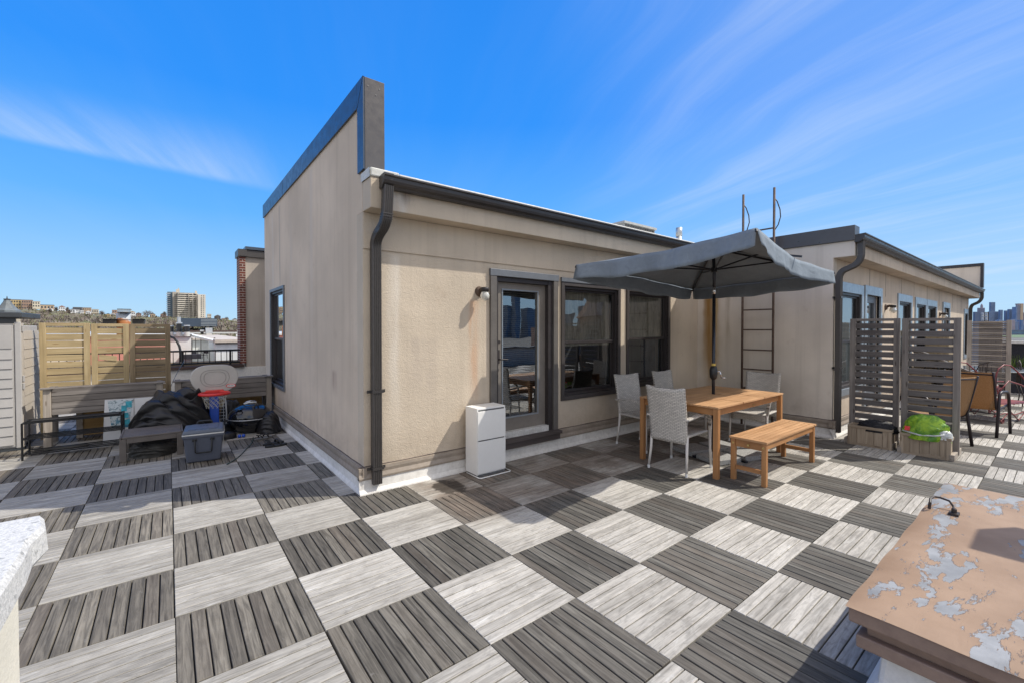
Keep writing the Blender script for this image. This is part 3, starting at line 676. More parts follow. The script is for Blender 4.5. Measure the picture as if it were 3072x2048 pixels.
# parapet coping
mb = MB().box(HX-0.022, 1.225, 3.64, HX-0.006, 6.45, 3.875)
mb.prism([(HX-0.022, 1.222, 3.63), (HX-0.022, 1.06, 3.875), (HX-0.022, 1.222, 3.875)], (0.016, 0, 0))
co = mb.build('coping', 'coping_side', H)
mb = MB().prism([(HX-0.020, 1.06, 3.03), (HX-0.020, 1.218, 3.02), (HX-0.020, 1.218, 3.63), (HX-0.020, 1.06, 3.868)], (0.014, 0, 0))
mb.build('coping_return', 'coping_side', H)
MB().box(HX-0.004, 1.058, 3.02, HX+0.185, 1.098, 3.874).build('coping_front', 'coping_metal', H, bevel=0.004)
mb = MB().box(HX-0.004, 1.10, 3.826, HX+0.185, 6.45, 3.874); mb.box(HX+0.172, 1.10, 3.02, HX+0.186, 6.45, 3.822); mb.build('coping_top', 'coping_metal', H)
for (sx_, sz_) in ((1.455, 3.80), (1.565, 3.80), (1.53, 3.735)):
    box('screw', 'ac_grey', H, sx_-0.003, 1.053, sz_-0.003, sx_+0.003, 1.0575, sz_+0.003)
MB().box(HX-0.0235, 4.65, 3.642, HX-0.0222, 4.658, 3.874).build('seam', 'frame_dark', H)
# base: white membrane upstand with cove, tan counter-flashing, sealant line
def base_run(P, par, ln0, ln1):
    # P(u, out, z): out = distance in front of the wall face
    mb = MB(); pr = [(0.055, -0.02), (0.050, 0.012), (0.030, 0.045), (0.022, 0.145), (-0.02, 0.150)]
    n = len(pr)
    for u in (ln0, ln1): mb.v += [Vector(P(u, o, z)) for o, z in pr]
    mb.f += [(i, i+1, n+i+1, n+i) for i in range(n-1)] + [tuple(range(n)), tuple(range(2*n-1, n-1, -1))]
    mb.build('base_upstand', 'white_membrane', par)
    mb = MB(); pr = [(0.032, 0.132), (0.034, 0.150), (0.020, 0.185), (0.024, 0.215), (0.020, 0.243), (0.002, 0.247), (-0.02, 0.2472), (-0.02, 0.132)]
    n = len(pr)
    for u in (ln0, ln1): mb.v += [Vector(P(u, o, z)) for o, z in pr]
    mb.f += [(i, (i+1) % n, n+(i+1) % n, n+i) for i in range(n)] + [tuple(range(n)), tuple(range(2*n-1, n-1, -1))]
    mb.build('base_flashing', 'tan_flashing', par)
    mb = MB(); k = 40
    mb.grid(lambda a, b_: P(ln0+(ln1-ln0)*a, 0.001+0.006*math.sin(math.pi*min(1, b_)), 0.246+0.010*b_+0.002*math.sin(a*61)), k, 3); mb.build('sealant', 'sealant', par)
base_run(lambda u, o, z: (u, HY-o, z), H, HX-0.055, 7.42)
base_run(lambda u, o, z: (HX-o, u, z), H, HY-0.030, 6.43)
# gutter and downspout
gp = [(0.926, 2.935), (0.926, 2.835), (0.868, 2.832), (0.855, 2.850), (0.826, 2.868), (0.815, 2.890), (0.812, 2.918), (0.798, 2.928), (0.798, 2.940), (0.806, 2.944)]
MB().prism([(1.515, y, z) for y, z in gp], (5.92, 0, 0)).build('gutter', 'gutter_metal', H)
mb = MB().prism([(1.508, y+dy, z+dz) for (y, z), (dy, dz) in zip(gp, [(0,0.006),(0,-0.005),(-0.002,-0.005),(-0.004,-0.004),(-0.004,-0.002),(-0.005,0),(-0.005,0),(-0.005,0),(-0.005,0.003),(0,0.006)])], (0.085, 0, 0))
mb.build('gutter_end', 'gutter_metal', H)
def ribbed_pipe(pts, w, d, side, par, m='bronze_metal', crimp=None):
    # corrugated rectangular downspout swept along pts; side = sideways unit vector
    sd = Vector(side); prof = []
    n = 10
    for i in range(n+1):
        u = -0.5+i/n; prof.append((u*w, d/2 + (0.005 if i % 2 else -0.003)))
    prof += [(w/2, -d/2), (-w/2, -d/2)]
    pts = [Vector(p) for p in pts]; mb = MB(); k = len(prof)
    for i, p in enumerate(pts):
        t_ = (pts[min(i+1, len(pts)-1)]-pts[max(i-1, 0)]).normalized()
        s_ = (sd - t_*sd.dot(t_)).normalized(); f = s_.cross(t_)
        if i and f.dot(pf) < 0: f = -f
        if i == 0 and f.dot(FRONT) < 0: f = -f
        pf = f
        mb.v += [p + s_*a + f*b_ for a, b_ in prof]
    for i in range(len(pts)-1):
        for q in range(k): mb.f.append((i*k+q, i*k+(q+1) % k, (i+1)*k+(q+1) % k, (i+1)*k+q))
    mb.f += [tuple(range(k)), tuple(range(len(pts)*k-1, (len(pts)-1)*k-1, -1))]
    return mb.build('downspout', m, par)
def bend(a, b_, c, n=7):      # quadratic corner
    a, b_, c = Vector(a), Vector(b_), Vector(c)
    return [a*(1-t_)**2 + b_*2*t_*(1-t_) + c*t_*t_ for t_ in [i/n for i in range(n+1)]]
FRONT = Vector((0, -1, 0))
pts = [(1.566, 0.865, 2.85), (1.556, 0.865, 2.64)] + bend((1.556, 0.865, 2.62), (1.552, 0.87, 2.53), (1.546, 0.94, 2.485)) + bend((1.542, 1.02, 2.445), (1.538, 1.095, 2.40), (1.537, 1.096, 2.33)) + [(1.537, 1.096, 0.085)]
dsp = ribbed_pipe(pts, 0.088, 0.066, (1,0,0), H)
mb = MB()
for i in range(9):
    q = Vector(pts[3+i]); mb.obox(q, (0.048,0,0), (0,0.037,0), (0,0,0.004))
mb.build('crimp', 'bronze_metal', dsp)
for z in (0.965, 0.235):
    mb = MB().box(1.484, 1.052, z-0.012, 1.592, 1.060, z+0.012); mb.box(1.588, 1.053, z-0.012, 1.594, HY-0.034, z+0.012); mb.box(1.482, 1.053, z-0.012, 1.488, HY-0.034, z+0.012)
    mb.box(1.592, HY-0.040, z-0.014, 1.625, HY-0.034, z+0.014); mb.box(1.448, HY-0.040, z-0.014, 1.486, HY-0.034, z+0.014); mb.build('strap', 'gutter_metal', dsp)
# interior darkness behind the openings
mb = MB().box(HX+0.20, 3.2, 0.0, 7.4, 3.25, 2.88); mb.box(HX+0.20, 1.32, 0.18, 7.4, 3.2, 0.22); mb.box(HX+0.2, 1.31, 2.70, 7.4, 3.2, 2.74)
mb.build('interior', 'room_dark', H)
box('interior_partition', 'room_dark', H, 4.0, 1.31, 0.2, 4.05, 3.2, 2.7)

def bx(mb, P, u0, u1, d0, d1, z0, z1):
    a = P(u0, d0, z0); c = P(u1, d1, z1); return mb.box(a[0], a[1], a[2], c[0], c[1], c[2])
# P(u, d, z): d = depth behind the wall face (negative = in front)
def sash_window(P, u0, u1, z0, z1, par, fr='frame_dark', trim='frame_brown', trimw=0.055, shade=0.45, head=0.05, curtain=True, shade_m='shade_cloth'):
    w = MB()
    bx(w, P, u0-trimw, u0, -0.022, 0.02, z0-trimw, z1+head); bx(w, P, u1, u1+trimw, -0.022, 0.02, z0-trimw, z1+head)
    bx(w, P, u0, u1, -0.022, 0.02, z1, z1+head); bx(w, P, u0, u1, -0.026, 0.03, z0-trimw, z0)
    win = w.build('window', trim, par, bevel=0.003)
    f = MB(); t_ = 0.035; zm = z0+(z1-z0)*0.49
    bx(f, P, u0, u0+t_, 0.005, 0.11, z0, z1); bx(f, P, u1-t_, u1, 0.005, 0.11, z0, z1); bx(f, P, u0+t_, u1-t_, 0.005, 0.11, z1-t_, z1); bx(f, P, u0+t_, u1-t_, 0.005, 0.11, z0, z0+t_)
    f.build('frame', fr, win)
    f = MB(); s_ = 0.03; a, b_ = u0+t_, u1-t_
    for (za, zb, d) in ((zm-0.02, z1-t_, 0.035), (z0+t_, zm+0.02, 0.068)):
        bx(f, P, a, a+s_, d, d+0.028, za, zb); bx(f, P, b_-s_, b_, d, d+0.028, za, zb); bx(f, P, a+s_, b_-s_, d, d+0.028, zb-s_, zb); bx(f, P, a+s_, b_-s_, d, d+0.028, za, za+s_+0.008)
    f.build('sash', fr, win, bevel=0.002)
    for (za, zb, d) in ((zm, z1-t_-s_, 0.047), (z0+t_+s_, zm+0.0, 0.080)):
        g = MB(); c = [P(a+s_, d, za), P(b_-s_, d, za), P(b_-s_, d, zb), P(a+s_, d, zb)]; g.add(c, [(0,1,2,3)]); g.build('pane', 'pane_glass', win)
    if shade:
        zb = z1-(z1-z0)*shade
        g = MB(); n = 26
        g.grid(lambda p, q: P(a+0.02+(b_-a-0.04)*p, 0.106+0.004*math.sin(p*40+3*q)+0.006*math.sin(p*13), z1-0.04+(zb-z1+0.04)*q), n, 4)
        bx(g, P, a+0.02, b_-0.02, 0.104, 0.116, zb-0.03, zb-0.002)
        g.build('shade', shade_m, win)
    if curtain:
        g = MB(); g.grid(lambda p, q: P(a+(b_-a)*(0.62+0.38*p), 0.22+0.03*math.sin(p*26), z0+(z1-z0)*q), 40, 1); g.build('curtain', 'curtain', win)
    return win
Pf = lambda u, d, z: (u, HY+d, z)
sash_window(Pf, 4.08, 5.19, 0.67, 2.12, H, shade=0.53, curtain=False)
sash_window(Pf, 5.45, 6.50, 0.72, 2.12, H, shade=0.50)
box('head_flashing', 'trim_grey', H, 4.02, HY-0.030, 2.172, 5.25, HY-0.002, 2.225)
box('head_flashing', 'trim_grey', H, 5.40, HY-0.030, 2.172, 6.56, HY-0.002, 2.215)
Ps = lambda u, d, z: (HX+d, u, z)
sash_window(Ps, 4.70, 5.78, 0.62, 2.19, H, trim='trim_grey', shade=0.0, trimw=0.05)
# patio door
mb = MB().box(2.885, HY-0.030, 0.25, 2.972, HY+0.03, 2.165); mb.box(3.878, HY-0.030, 0.25, 3.955, HY+0.03, 2.165)
dr = mb.build('door', 'trim_taupe', H, bevel=0.003)
box('head', 'trim_grey', dr, 2.880, HY-0.034, 2.166, 3.965, HY+0.02, 2.245, bevel=0.003)
mb = MB().box(2.973, HY-0.005, 0.26, 3.005, HY+0.13, 2.165); mb.box(3.80, HY-0.005, 0.26, 3.877, HY+0.13, 2.165); mb.box(3.005, HY+0.0, 2.11, 3.80, HY+0.13, 2.165)
mb.build('jamb', 'frame_dark', dr)
LY = HY+0.055
mb = MB(); wall_y(mb, LY, LY+0.045, 3.006, 3.798, 0.335, 2.108, [(3.115, 0.50, 3.665, 2.015)])
lf = mb.build('leaf', 'door_leaf', dr, bevel=0.002)
mb = MB().box(3.100, LY-0.008, 0.485, 3.115, LY-0.001, 2.03); mb.box(3.665, LY-0.008, 0.485, 3.680, LY-0.001, 2.03); mb.box(3.115, LY-0.008, 2.015, 3.665, LY-0.001, 2.03); mb.box(3.115, LY-0.008, 0.485, 3.665, LY-0.001, 0.50)
mb.build('glass_bead', 'trim_pale', dr)
MB().add([(3.115, LY+0.018, 0.50), (3.665, LY+0.018, 0.50), (3.665, LY+0.018, 2.015), (3.115, LY+0.018, 2.015)], [(0,1,2,3)]).build('pane', 'door_glass', dr)
mb = MB()
for i in range(62):
    z = 0.515+i*0.0242; mb.obox((3.39, LY+0.060, z), (0.268,0,0), (0,0.010,0.0055), (0,-0.0006,0.0008))
mb.build('blind', 'blind_white', dr)
mb = MB().box(3.02, LY-0.012, 1.15, 3.065, LY-0.001, 1.31); mb.tube([(3.043, LY-0.012, 1.20), (3.043, LY-0.055, 1.20), (3.055, LY-0.062, 1.20), (3.15, LY-0.06, 1.195)], 0.009, 8)
mb.build('handle', 'frame_dark', dr, bevel=0.002)
MB().tube([(3.043, LY-0.03, 1.40), (3.043, LY-0.001, 1.40)], 0.02, 12).build('deadbolt', 'frame_dark', dr)
box('sill', 'white_sill', dr, 3.006, HY-0.02, 0.262, 3.798, HY+0.10, 0.333, bevel=0.003)
box('threshold', 'sill_timber', dr, 2.90, HY-0.115, 0.225, 3.95, HY+0.02, 0.262, bevel=0.004)
box('step_riser', 'sill_timber', dr, 2.93, HY-0.085, 0.150, 3.94, HY-0.036, 0.222, bevel=0.004)

# ------------------------------------------------------------------ the neighbouring penthouse beyond the patio
BX, BY = 7.45, -0.89
B = thing('neighbouring_penthouse', 'long beige penthouse beyond the patio umbrella with pale trimmed windows and sloped gutter line', 'building', (BX, BY, 0))
wall_x(MB(), BX, BX+0.15, BY, 1.139, 0.24, 2.565, []).build('wall', 'stucco_ladder', B)
box('wall', 'stucco_ladder', B, BX, -1.135, 2.5655, BX+0.15, 1.139, 2.775)
f2 = [(7.70, 0.02, 8.80, 2.10, 'w'), (9.05, 0.10, 9.92, 2.12, 'd'), (11.35, 0.70, 12.42, 2.10, 'w'), (12.95, 0.70, 13.98, 2.10, 'w'), (14.22, 0.70, 15.30, 2.10, 'w'), (16.35, 0.10, 17.25, 2.12, 'd'), (20.3, 0.7, 21.0, 2.05, 'w')]
f2[0] = (7.70, 0.66, 8.80, 2.10, 'w')
wall_y(MB(), BY, BY+0.15, BX+0.151, 21.3, 0.24, 2.56, [q[:4] if q[1] > 0.24 else (q[0], 0.24, q[2], q[3]) for q in f2]).build('wall', 'stucco_far', B)
MB().box(BX+0.151, -1.135, 2.5655, 21.4, -0.74, 2.835).build('eave', 'stucco_far', B, bevel=0.006)
box('roof', 'cap_membrane', B, BX+0.151, -0.738, 2.84, 21.4, 6.25, 2.90)
box('roof_edge', 'cap_membrane', B, BX+0.02, -1.13, 2.8365, 21.4, -0.739, 2.905)
mb = MB().box(BX-0.03, -1.142, 2.778, BX+0.19, 1.12, 2.985); mb.build('coping', 'coping_metal', B, bevel=0.004)
for xx in (9.3, 10.35, 11.6, 12.75, 14.2, 15.8, 17.9, 19.6): box('crack', 'sealant', B, xx, BY-0.002, 2.14, xx+0.012, BY-0.0005, 2.56)
gp2 = [(y-2.062, z-0.085) for y, z in gp]
MB().prism([(BX-0.02, y, z) for y, z in gp2], (14.0, 0, 0)).build('gutter', 'gutter_metal', B)
FRONT = Vector((0, -1, 0))
p2 = [(BX+0.075, -1.19, 2.76), (BX+0.072, -1.19, 2.58)] + bend((BX+0.07, -1.19, 2.57), (BX+0.07, -1.18, 2.47), (BX+0.065, -1.10, 2.43)) + bend((BX+0.06, -1.00, 2.385), (BX+0.06, -0.945, 2.35), (BX+0.06, -0.942, 2.26)) + [(BX+0.06, -0.942, 0.08)]
d2 = ribbed_pipe(p2, 0.085, 0.065, (1,0,0), B)
for z in (1.0, 2.0):
    mb = MB().box(BX+0.008, -0.985, z-0.012, BX+0.112, -0.977, z+0.012); mb.box(BX-0.02, BY-0.012, z-0.015, BX+0.13, BY-0.001, z+0.015); mb.build('strap', 'gutter_metal', d2)
p3 = [(21.33, -1.19, 2.76), (21.33, -1.19, 2.62)] + bend((21.33, -1.19, 2.60), (21.33, -1.17, 2.46), (21.33, -1.05, 2.40)) + bend((21.34, -0.98, 2.36), (21.36, -0.93, 2.3), (21.36, -0.93, 2.2)) + [(21.36, -0.93, 0.1)]
ribbed_pipe(p3, 0.10, 0.08, (1,0,0), B)
base_run(lambda u, o, z: (BX-o, u, z), B, BY-0.05, HY-0.057)
base_run(lambda u, o, z: (u, BY-o, z), B, BX-0.055, 21.3)
Pb = lambda u, d, z: (u, BY+d, z)
for (u0, z0, u1, z1, kd) in f2:
    if kd == 'w': sash_window(Pb, u0, u1, max(z0, 0.3), z1, B, fr='frame_dark', trim='trim_pale', trimw=0.10, head=0.15, shade=0.97, curtain=False, shade_m='shade_pale')
    else:
        w = MB(); bx(w, Pb, u0-0.10, u0, -0.03, 0.03, 0.26, z1+0.15); bx(w, Pb, u1, u1+0.10, -0.03, 0.03, 0.26, z1+0.15); bx(w, Pb, u0, u1, -0.03, 0.03, z1, z1+0.15)
        dd = w.build('door', 'trim_pale', B, bevel=0.003)
        w = MB(); wall_y(w, BY+0.04, BY+0.09, u0, u1, 0.3, z1, [(u0+0.14, 0.5, u1-0.14, z1-0.12)]); w.build('leaf', 'trim_grey', dd)
        MB().add([Pb(u0+0.14, 0.06, 0.5), Pb(u1-0.14, 0.06, 0.5), Pb(u1-0.14, 0.06, z1-0.12), Pb(u0+0.14, 0.06, z1-0.12)], [(0,1,2,3)]).build('pane', 'far_glass', dd)
box('interior', 'room_dark', B, BX+0.2, BY+0.4, 0.1, 21.2, BY+0.44, 2.7)
# raised end parapet of the neighbouring house
box('end_parapet', 'stucco_side', B, 20.95, -1.18, 2.91, 21.15, 6.2, 3.60)
mb = MB().box(20.92, -1.25, 3.605, 21.18, 6.2, 3.70); mb.box(20.92, -1.25, 2.90, 21.18, -1.185, 3.604); mb.build('end_coping', 'frame_dark', B)

# ------------------------------------------------------------------ party wall with brick edge, left of the penthouse
PW = thing('party_wall', 'tall beige party wall with a narrow red brick edge and dark metal coping', 'wall', (1.6, 11.0, 0))
box('brickwork', 'red_brick', PW, 1.525, 10.98, 0.62, 1.665, 11.6, 3.52)
box('render', 'stucco_party', PW, 1.668, 11.02, 0.45, 3.6, 11.6, 3.52)
mb = MB().box(1.49, 10.93, 3.53, 1.70, 11.65, 3.72); mb.box(1.70, 10.95, 3.525, 3.62, 11.65, 3.70); mb.build('coping', 'bronze_metal', PW)
box('coping_cap', 'coping_side', PW, 1.66, 10.92, 3.722, 3.62, 11.66, 3.80)
box('corner_bead', 'white_membrane', PW, 1.655, 10.985, 0.62, 1.667, 11.018, 3.52)
# parapet at the roof edge with a timber ledge and black railing
PP = thing('roof_parapet', 'low white roof edge parapet with a dark brown timber ledge', 'parapet', (0, 10.9, 0))
box('upstand', 'white_membrane', PP, -7, 10.9, -0.02, 4.2, 11.2, 0.52)
box('ledge', 'ledge_brown', PP, -7, 10.82, 0.53, 1.60, 11.24, 0.60)
box('ledge_back', 'box_board_x', PP, -7, 11.25, 0.50, 1.60, 11.35, 0.70)
def railing(x0, x1, y, zt, zb, posts, zpost, lab):
    t = thing('railing', lab, 'railing', (x0, y, zpost))
    MB().beam((x0, y, zt), (x1, y, zt), 0.045, 0.045).build('top_rail', 'rail_black', t, bevel=0.004)
    MB().beam((x0, y, zb), (x1, y, zb), 0.04, 0.04).build('bottom_rail', 'rail_black', t, bevel=0.004)
    n = int((x1-x0)/0.125); mb = MB()
    for i in range(1, n): mb.beam((x0+(x1-x0)*i/n, y, zb), (x0+(x1-x0)*i/n, y, zt), 0.016, 0.016)
    mb.build('balusters', 'rail_black', t)
    for px_ in posts: MB().beam((px_, y, zpost), (px_, y, zt), 0.045, 0.045).build('post', 'rail_black', t)
    return t
railing(-5.0, 1.60, 11.05, 0.985, 0.66, (-3.1, -1.5, 0.27, 1.30), 0.60, 'black metal railing on the roof edge beside the brick edged wall')

# ------------------------------------------------------------------ stone-capped wall at the lower left
W_ = thing('parapet_wall', 'cream parapet wall with a rough white granite cap in the near left corner', 'wall', (-0.6, -2.2, 0))
box('body', 'parapet_cream', W_, -0.75, -5.5, -0.02, -0.362, -1.10, 0.90)
mb = MB(); rr_ = random.Random(5); n = 44; xs = []
def capx(y): return -0.298 + 0.006*math.sin(y*37)+0.005*math.sin(y*91+1)
ring = []
for i in range(n+1):
    y = -1.068-4.5*i/n; ring.append(y)
for y in ring:
    e = capx(y)
    mb.v += [Vector((-0.80, y, 0.902)), Vector((e-0.020, y, 0.902)), Vector((e, y, 0.925+0.006*math.sin(y*53))), Vector((e-0.004, y, 0.985)), Vector((e-0.014, y, 1.0)), Vector((-0.80, y, 1.0))]
for i in range(n):
    for k in range(6): mb.f.append((i*6+k, i*6+(k+1) % 6, (i+1)*6+(k+1) % 6, (i+1)*6+k))
mb.f += [(0,1,2,3,4,5), tuple(n*6+k for k in (5,4,3,2,1,0))]
mb.build('stone_cap', 'granite_cap', W_)
# behind the photographer: far parapet, seen mirrored in the door glass
BW = thing('back_parapet', 'dark brick parapet at the far side of the roof deck behind the camera', 'parapet', (3, -9, 0))
box('body', 'stucco_party', BW, -7, -9.4, -0.02, 19, -9.2, 0.75)
box('cap', 'coping_metal', BW, -7, -9.45, 0.752, 19, -9.15, 0.80)

# ------------------------------------------------------------------ the roof hatch at the lower right
HT = thing('roof_hatch', 'roof hatch with flaking salmon painted lid over a white curb', 'roof hatch', (3.4, -3.1, 0))
mb = MB(); pr = [(-0.06, -0.02), (-0.045, 0.03), (0.0, 0.09), (0.012, 0.22), (0.012, 0.24)]
hx0, hx1, hy0, hy1 = 2.29, 4.50, -3.85, -2.49
for (o_, z_) in pr: mb.v += [Vector(v) for v in ((hx0+o_, hy0+o_, z_), (hx1-o_, hy0+o_, z_), (hx1-o_, hy1-o_, z_), (hx0+o_, hy1-o_, z_))]
for i in range(4):
    for k in range(4): mb.f.append((i*4+k, i*4+(k+1) % 4, (i+1)*4+(k+1) % 4, (i+1)*4+k))
mb.f.append((16, 17, 18, 19)); mb.build('curb', 'white_membrane', HT, bevel=0.02)
mb = MB().box(2.232, -3.90, 0.232, 4.54, -2.432, 0.285); mb.box(2.262, -3.87, 0.285, 4.51, -2.462, 0.345)
mb.build('flashing_skirt', 'hatch_side', HT, bevel=0.006)
mb = MB().box(2.205, -3.95, 0.340, 4.56, -2.412, 0.402); mb.build('lid_edge', 'hatch_side', HT, bevel=0.008)
mb = MB()
def lidz(p, q):
    x = 2.195+2.375*p; y = -3.96+1.555*q
    e = min(p, 1-p, q, 1-q)
    return (x+0.003*math.sin(q*23), y+0.003*math.sin(p*31), 0.404+0.014*min(1, e*30)+0.0015*math.sin(p*9+q*7))
mb.grid(lidz, 50, 34); mb.build('lid', 'flaking_paint', HT, smooth=True)
mb = MB().tube([(3.765, -2.440, 0.46), (3.80, -2.437, 0.476), (3.86, -2.445, 0.478), (3.875, -2.47, 0.476), (3.865, -2.515, 0.470), (3.85, -2.535, 0.445), (3.80, -2.545, 0.432), (3.77, -2.55, 0.43)], 0.0065, 8)
mb.tube([(3.765, -2.440, 0.462), (3.765, -2.436, 0.42)], 0.008, 8); mb.box(3.74, -2.57, 0.418, 3.80, -2.525, 0.432); mb.lathe([(0.013, 0.418), (0.013, 0.455), (0.008, 0.46)], (3.765, -2.548, 0), 10)
mb.build('handle', 'dark_iron', HT)
# unseen vent stack to the right whose shadow falls across the lid
VS = thing('unseen_vent_stack', 'added unseen square roof vent hood on a pipe standing right of the hatch', 'vent', (4.95, -3.78, 0))
MB().tube([(4.95, -3.78, 0.0), (4.95, -3.78, 2.25)], 0.06, 16).build('pipe', 'galvanised', VS)
MB().box(4.76, -3.95, 2.22, 5.12, -3.62, 2.52).build('hood', 'galvanised', VS, bevel=0.01)

# ------------------------------------------------------------------ outdoor furniture
TB = thing('dining_table', 'slatted eucalyptus patio table with the umbrella pole through its middle', 'table', (5.26, -0.275, 0))
tx0, tx1, ty0, ty1, tz = 4.425, 6.09, -0.755, 0.205, 0.75
mb = MB(); rl = random.Random(2)
secs = [tx0+0.0, tx0+0.555, tx0+1.11, tx1]
for s_ in range(3):
    a, b_ = secs[s_]+(0.0 if s_ == 0 else 0.016), secs[s_+1]-(0.0 if s_ == 2 else 0.0)
    n = 16; w = (ty1-ty0)/n
    for i in range(n):
        if s_ == 1 and i in (7, 8): 
            mb.box(a, ty0+i*w+0.002, tz-0.018, 5.285, ty0+(i+1)*w-0.002, tz); mb.box(5.365, ty0+i*w+0.002, tz-0.018, b_, ty0+(i+1)*w-0.002, tz); continue
        mb.box(a, ty0+i*w+0.001, tz-0.018, b_, ty0+(i+1)*w-0.004, tz+rl.uniform(-0.0006, 0.0006))
mb.build('tabletop', 'eucalyptus_x', TB, bevel=0.0015)
mb = MB(); ax_ = 0.035
box('apron', 'eucalyptus_leg_x', TB, tx0+0.03, ty0+ax_, tz-0.095, tx1-0.03, ty0+ax_+0.025, tz-0.020, bevel=0.002); box('apron', 'eucalyptus_leg_x', TB, tx0+0.03, ty1-ax_-0.025, tz-0.095, tx1-0.03, ty1-ax_, tz-0.020, bevel=0.002)
box('apron', 'eucalyptus_leg_y', TB, tx0+ax_, ty0+0.03, tz-0.095, tx0+ax_+0.025, ty1-0.03, tz-0.020, bevel=0.002); box('apron', 'eucalyptus_leg_y', TB, tx1-ax_-0.025, ty0+0.03, tz-0.095, tx1-ax_, ty1-0.03, tz-0.020, bevel=0.002)
for xx in (secs[1], secs[2]): box('cross_rail', 'eucalyptus_leg_y', TB, xx-0.02, ty0+0.06, tz-0.05, xx+0.02, ty1-0.06, tz-0.020)
for xx in (tx0+0.004, tx1-0.056):
    for yy in (ty0+0.006, ty1-0.058): MB().box(xx, yy, 0.0, xx+0.052, yy+0.052, tz-0.0195).build('leg', 'eucalyptus_leg_z', TB, bevel=0.003)
box('plate', 'brass', TB, 5.30, ty0+ax_-0.002, tz-0.075, 5.34, ty0+ax_-0.0005, tz-0.062)

BN = thing('slatted_bench', 'backless eucalyptus bench with slatted seat beside the dining table', 'bench', (5.24, -0.98, 0))
bx0, bx1, by0, by1, bz = 4.565, 5.93, -1.165, -0.80, 0.45
for xx in (bx0, bx1-0.055): box('end_board', 'eucalyptus_y', BN, xx, by0, bz-0.022, xx+0.055, by1, bz, bevel=0.002)
mb = MB(); n = 7; w = (by1-by0)/n
for i in range(n): mb.box(bx0+0.057, by0+i*w+0.004, bz-0.022, bx1-0.057, by0+(i+1)*w-0.004, bz-0.001)
mb.build('seat', 'eucalyptus_x', BN, bevel=0.002)
for yy in (by0+0.018, by1-0.040): box('apron', 'eucalyptus_leg_x', BN, bx0+0.05, yy, bz-0.085, bx1-0.05, yy+0.022, bz-0.024, bevel=0.002)
for xx in (bx0+0.012, bx1-0.057):
    for yy in (by0+0.010, by1-0.055): MB().box(xx, yy, 0, xx+0.045, yy+0.045, bz-0.0235).build('leg', 'eucalyptus_leg_z', BN, bevel=0.003)
for xx in (bx0+0.025, bx1-0.050):
    MB().box(xx, by0+0.056, bz-0.10, xx+0.025, by1-0.056, bz-0.024).build('end_rail', 'eucalyptus_leg_y', BN, bevel=0.002)
    MB().box(xx, by0+0.056, 0.115, xx+0.025, by1-0.056, 0.155).build('stretcher', 'eucalyptus_leg_y', BN, bevel=0.002)
for yy in (by0+0.037, by0+0.18, by1-0.037): MB().tube([(bx0+0.0245 if abs(yy-by0-0.18) < .01 else bx0+0.0115, yy, bz-0.065), (bx0+0.0085, yy, bz-0.065)], 0.011, 12).build('bolt', 'brass', BN)

# wicker armchair, local frame: faces +x, origin on the floor under the back edge of the seat
def wicker_chair(lab, grp):
    t = thing('wicker_chair', lab, 'chair', (0,0,0), 0, grp, local=True)
    def back(u, v):
        y = (u-0.5)*(0.42+0.03*v); z = 0.335+0.585*v + 0.020*(abs(u-0.5)*2)**2*v
        x = -0.01-0.085*v**1.4 - 0.030*(1-(2*(u-0.5))**2)*(0.4+0.6*v)
        return (x, y, z)
    MB().grid(back, 14, 16).build('backrest', 'wicker_back', t, smooth=True, solid=0.026)
    def seat(u, v): return (0.01+0.47*u, (v-0.5)*0.43, 0.415-0.010*math.sin(math.pi*u)*math.sin(math.pi*v)-0.03*max(0, u-0.9)*10*0.3)
    MB().grid(seat, 12, 10).build('seat', 'wicker_seat', t, smooth=True, solid=0.022)
    def lip(u, v): return (0.482-0.003*v, (u-0.5)*0.43, 0.405-0.085*v+0.015*math.sin(math.pi*u)*v)
    MB().grid(lip, 10, 3).build('seat_front', 'wicker_front', t, smooth=True, solid=0.016)
    for s_ in (-1, 1):
        y = 0.222*s_
        arm = [(-0.055, y*0.98, 0.60), (0.03, y*1.06, 0.612), (0.15, y*1.12, 0.632), (0.27, y*1.13, 0.640), (0.36, y*1.12, 0.625), (0.42, y*1.10, 0.585), (0.452, y*1.08, 0.52), (0.462, y*1.06, 0.44), (0.468, y*1.04, 0.34)]
        mb = MB()
        for i in range(len(arm)-1):
            a, b_ = Vector(arm[i]), Vector(arm[i+1])
            d = (b_-a).normalized(); sd = Vector((0,1,0)); n_ = sd.cross(d).normalized(); w_ = 0.030 if i < 4 else 0.024-0.002*(i-4)
            mb.obox((a+b_)/2, d*((b_-a).length/2+0.002), sd*w_, n_*0.010)
        mb.build('armrest', 'chair_tube' if False else 'wicker_seat', t, bevel=0.006)
        mb = MB().tube([(0.466, y*1.04, 0.42), (0.472, y*1.05, 0.2), (0.480, y*1.08, 0.035)], [0.016, 0.014, 0.0125], 10); lg = mb.build('leg', 'chair_tube', t, smooth=True)
        MB().tube([(0.4805, y*1.08, 0.035), (0.481, y*1.08, 0.0)], 0.0145, 10).build('foot_cap', 'logo_white', lg)
        mb = MB().tube([(-0.005, y*0.93, 0.42), (-0.02, y*0.95, 0.22), (-0.045, y*1.0, 0.035)], [0.016, 0.014, 0.0125], 10); lg = mb.build('leg', 'chair_tube', t, smooth=True)
        MB().tube([(-0.045, y*1.0, 0.035), (-0.046, y*1.0, 0.0)], 0.0145, 10).build('foot_cap', 'logo_white', lg)
    return t
WG = 'wicker armchairs around the dining table'
ch = wicker_chair('grey wicker armchair nearest the camera, its woven back hiding the left end of the table', WG)
ch.location = (4.285, -0.285, 0); ch.rotation_euler = (0, 0, R(3))
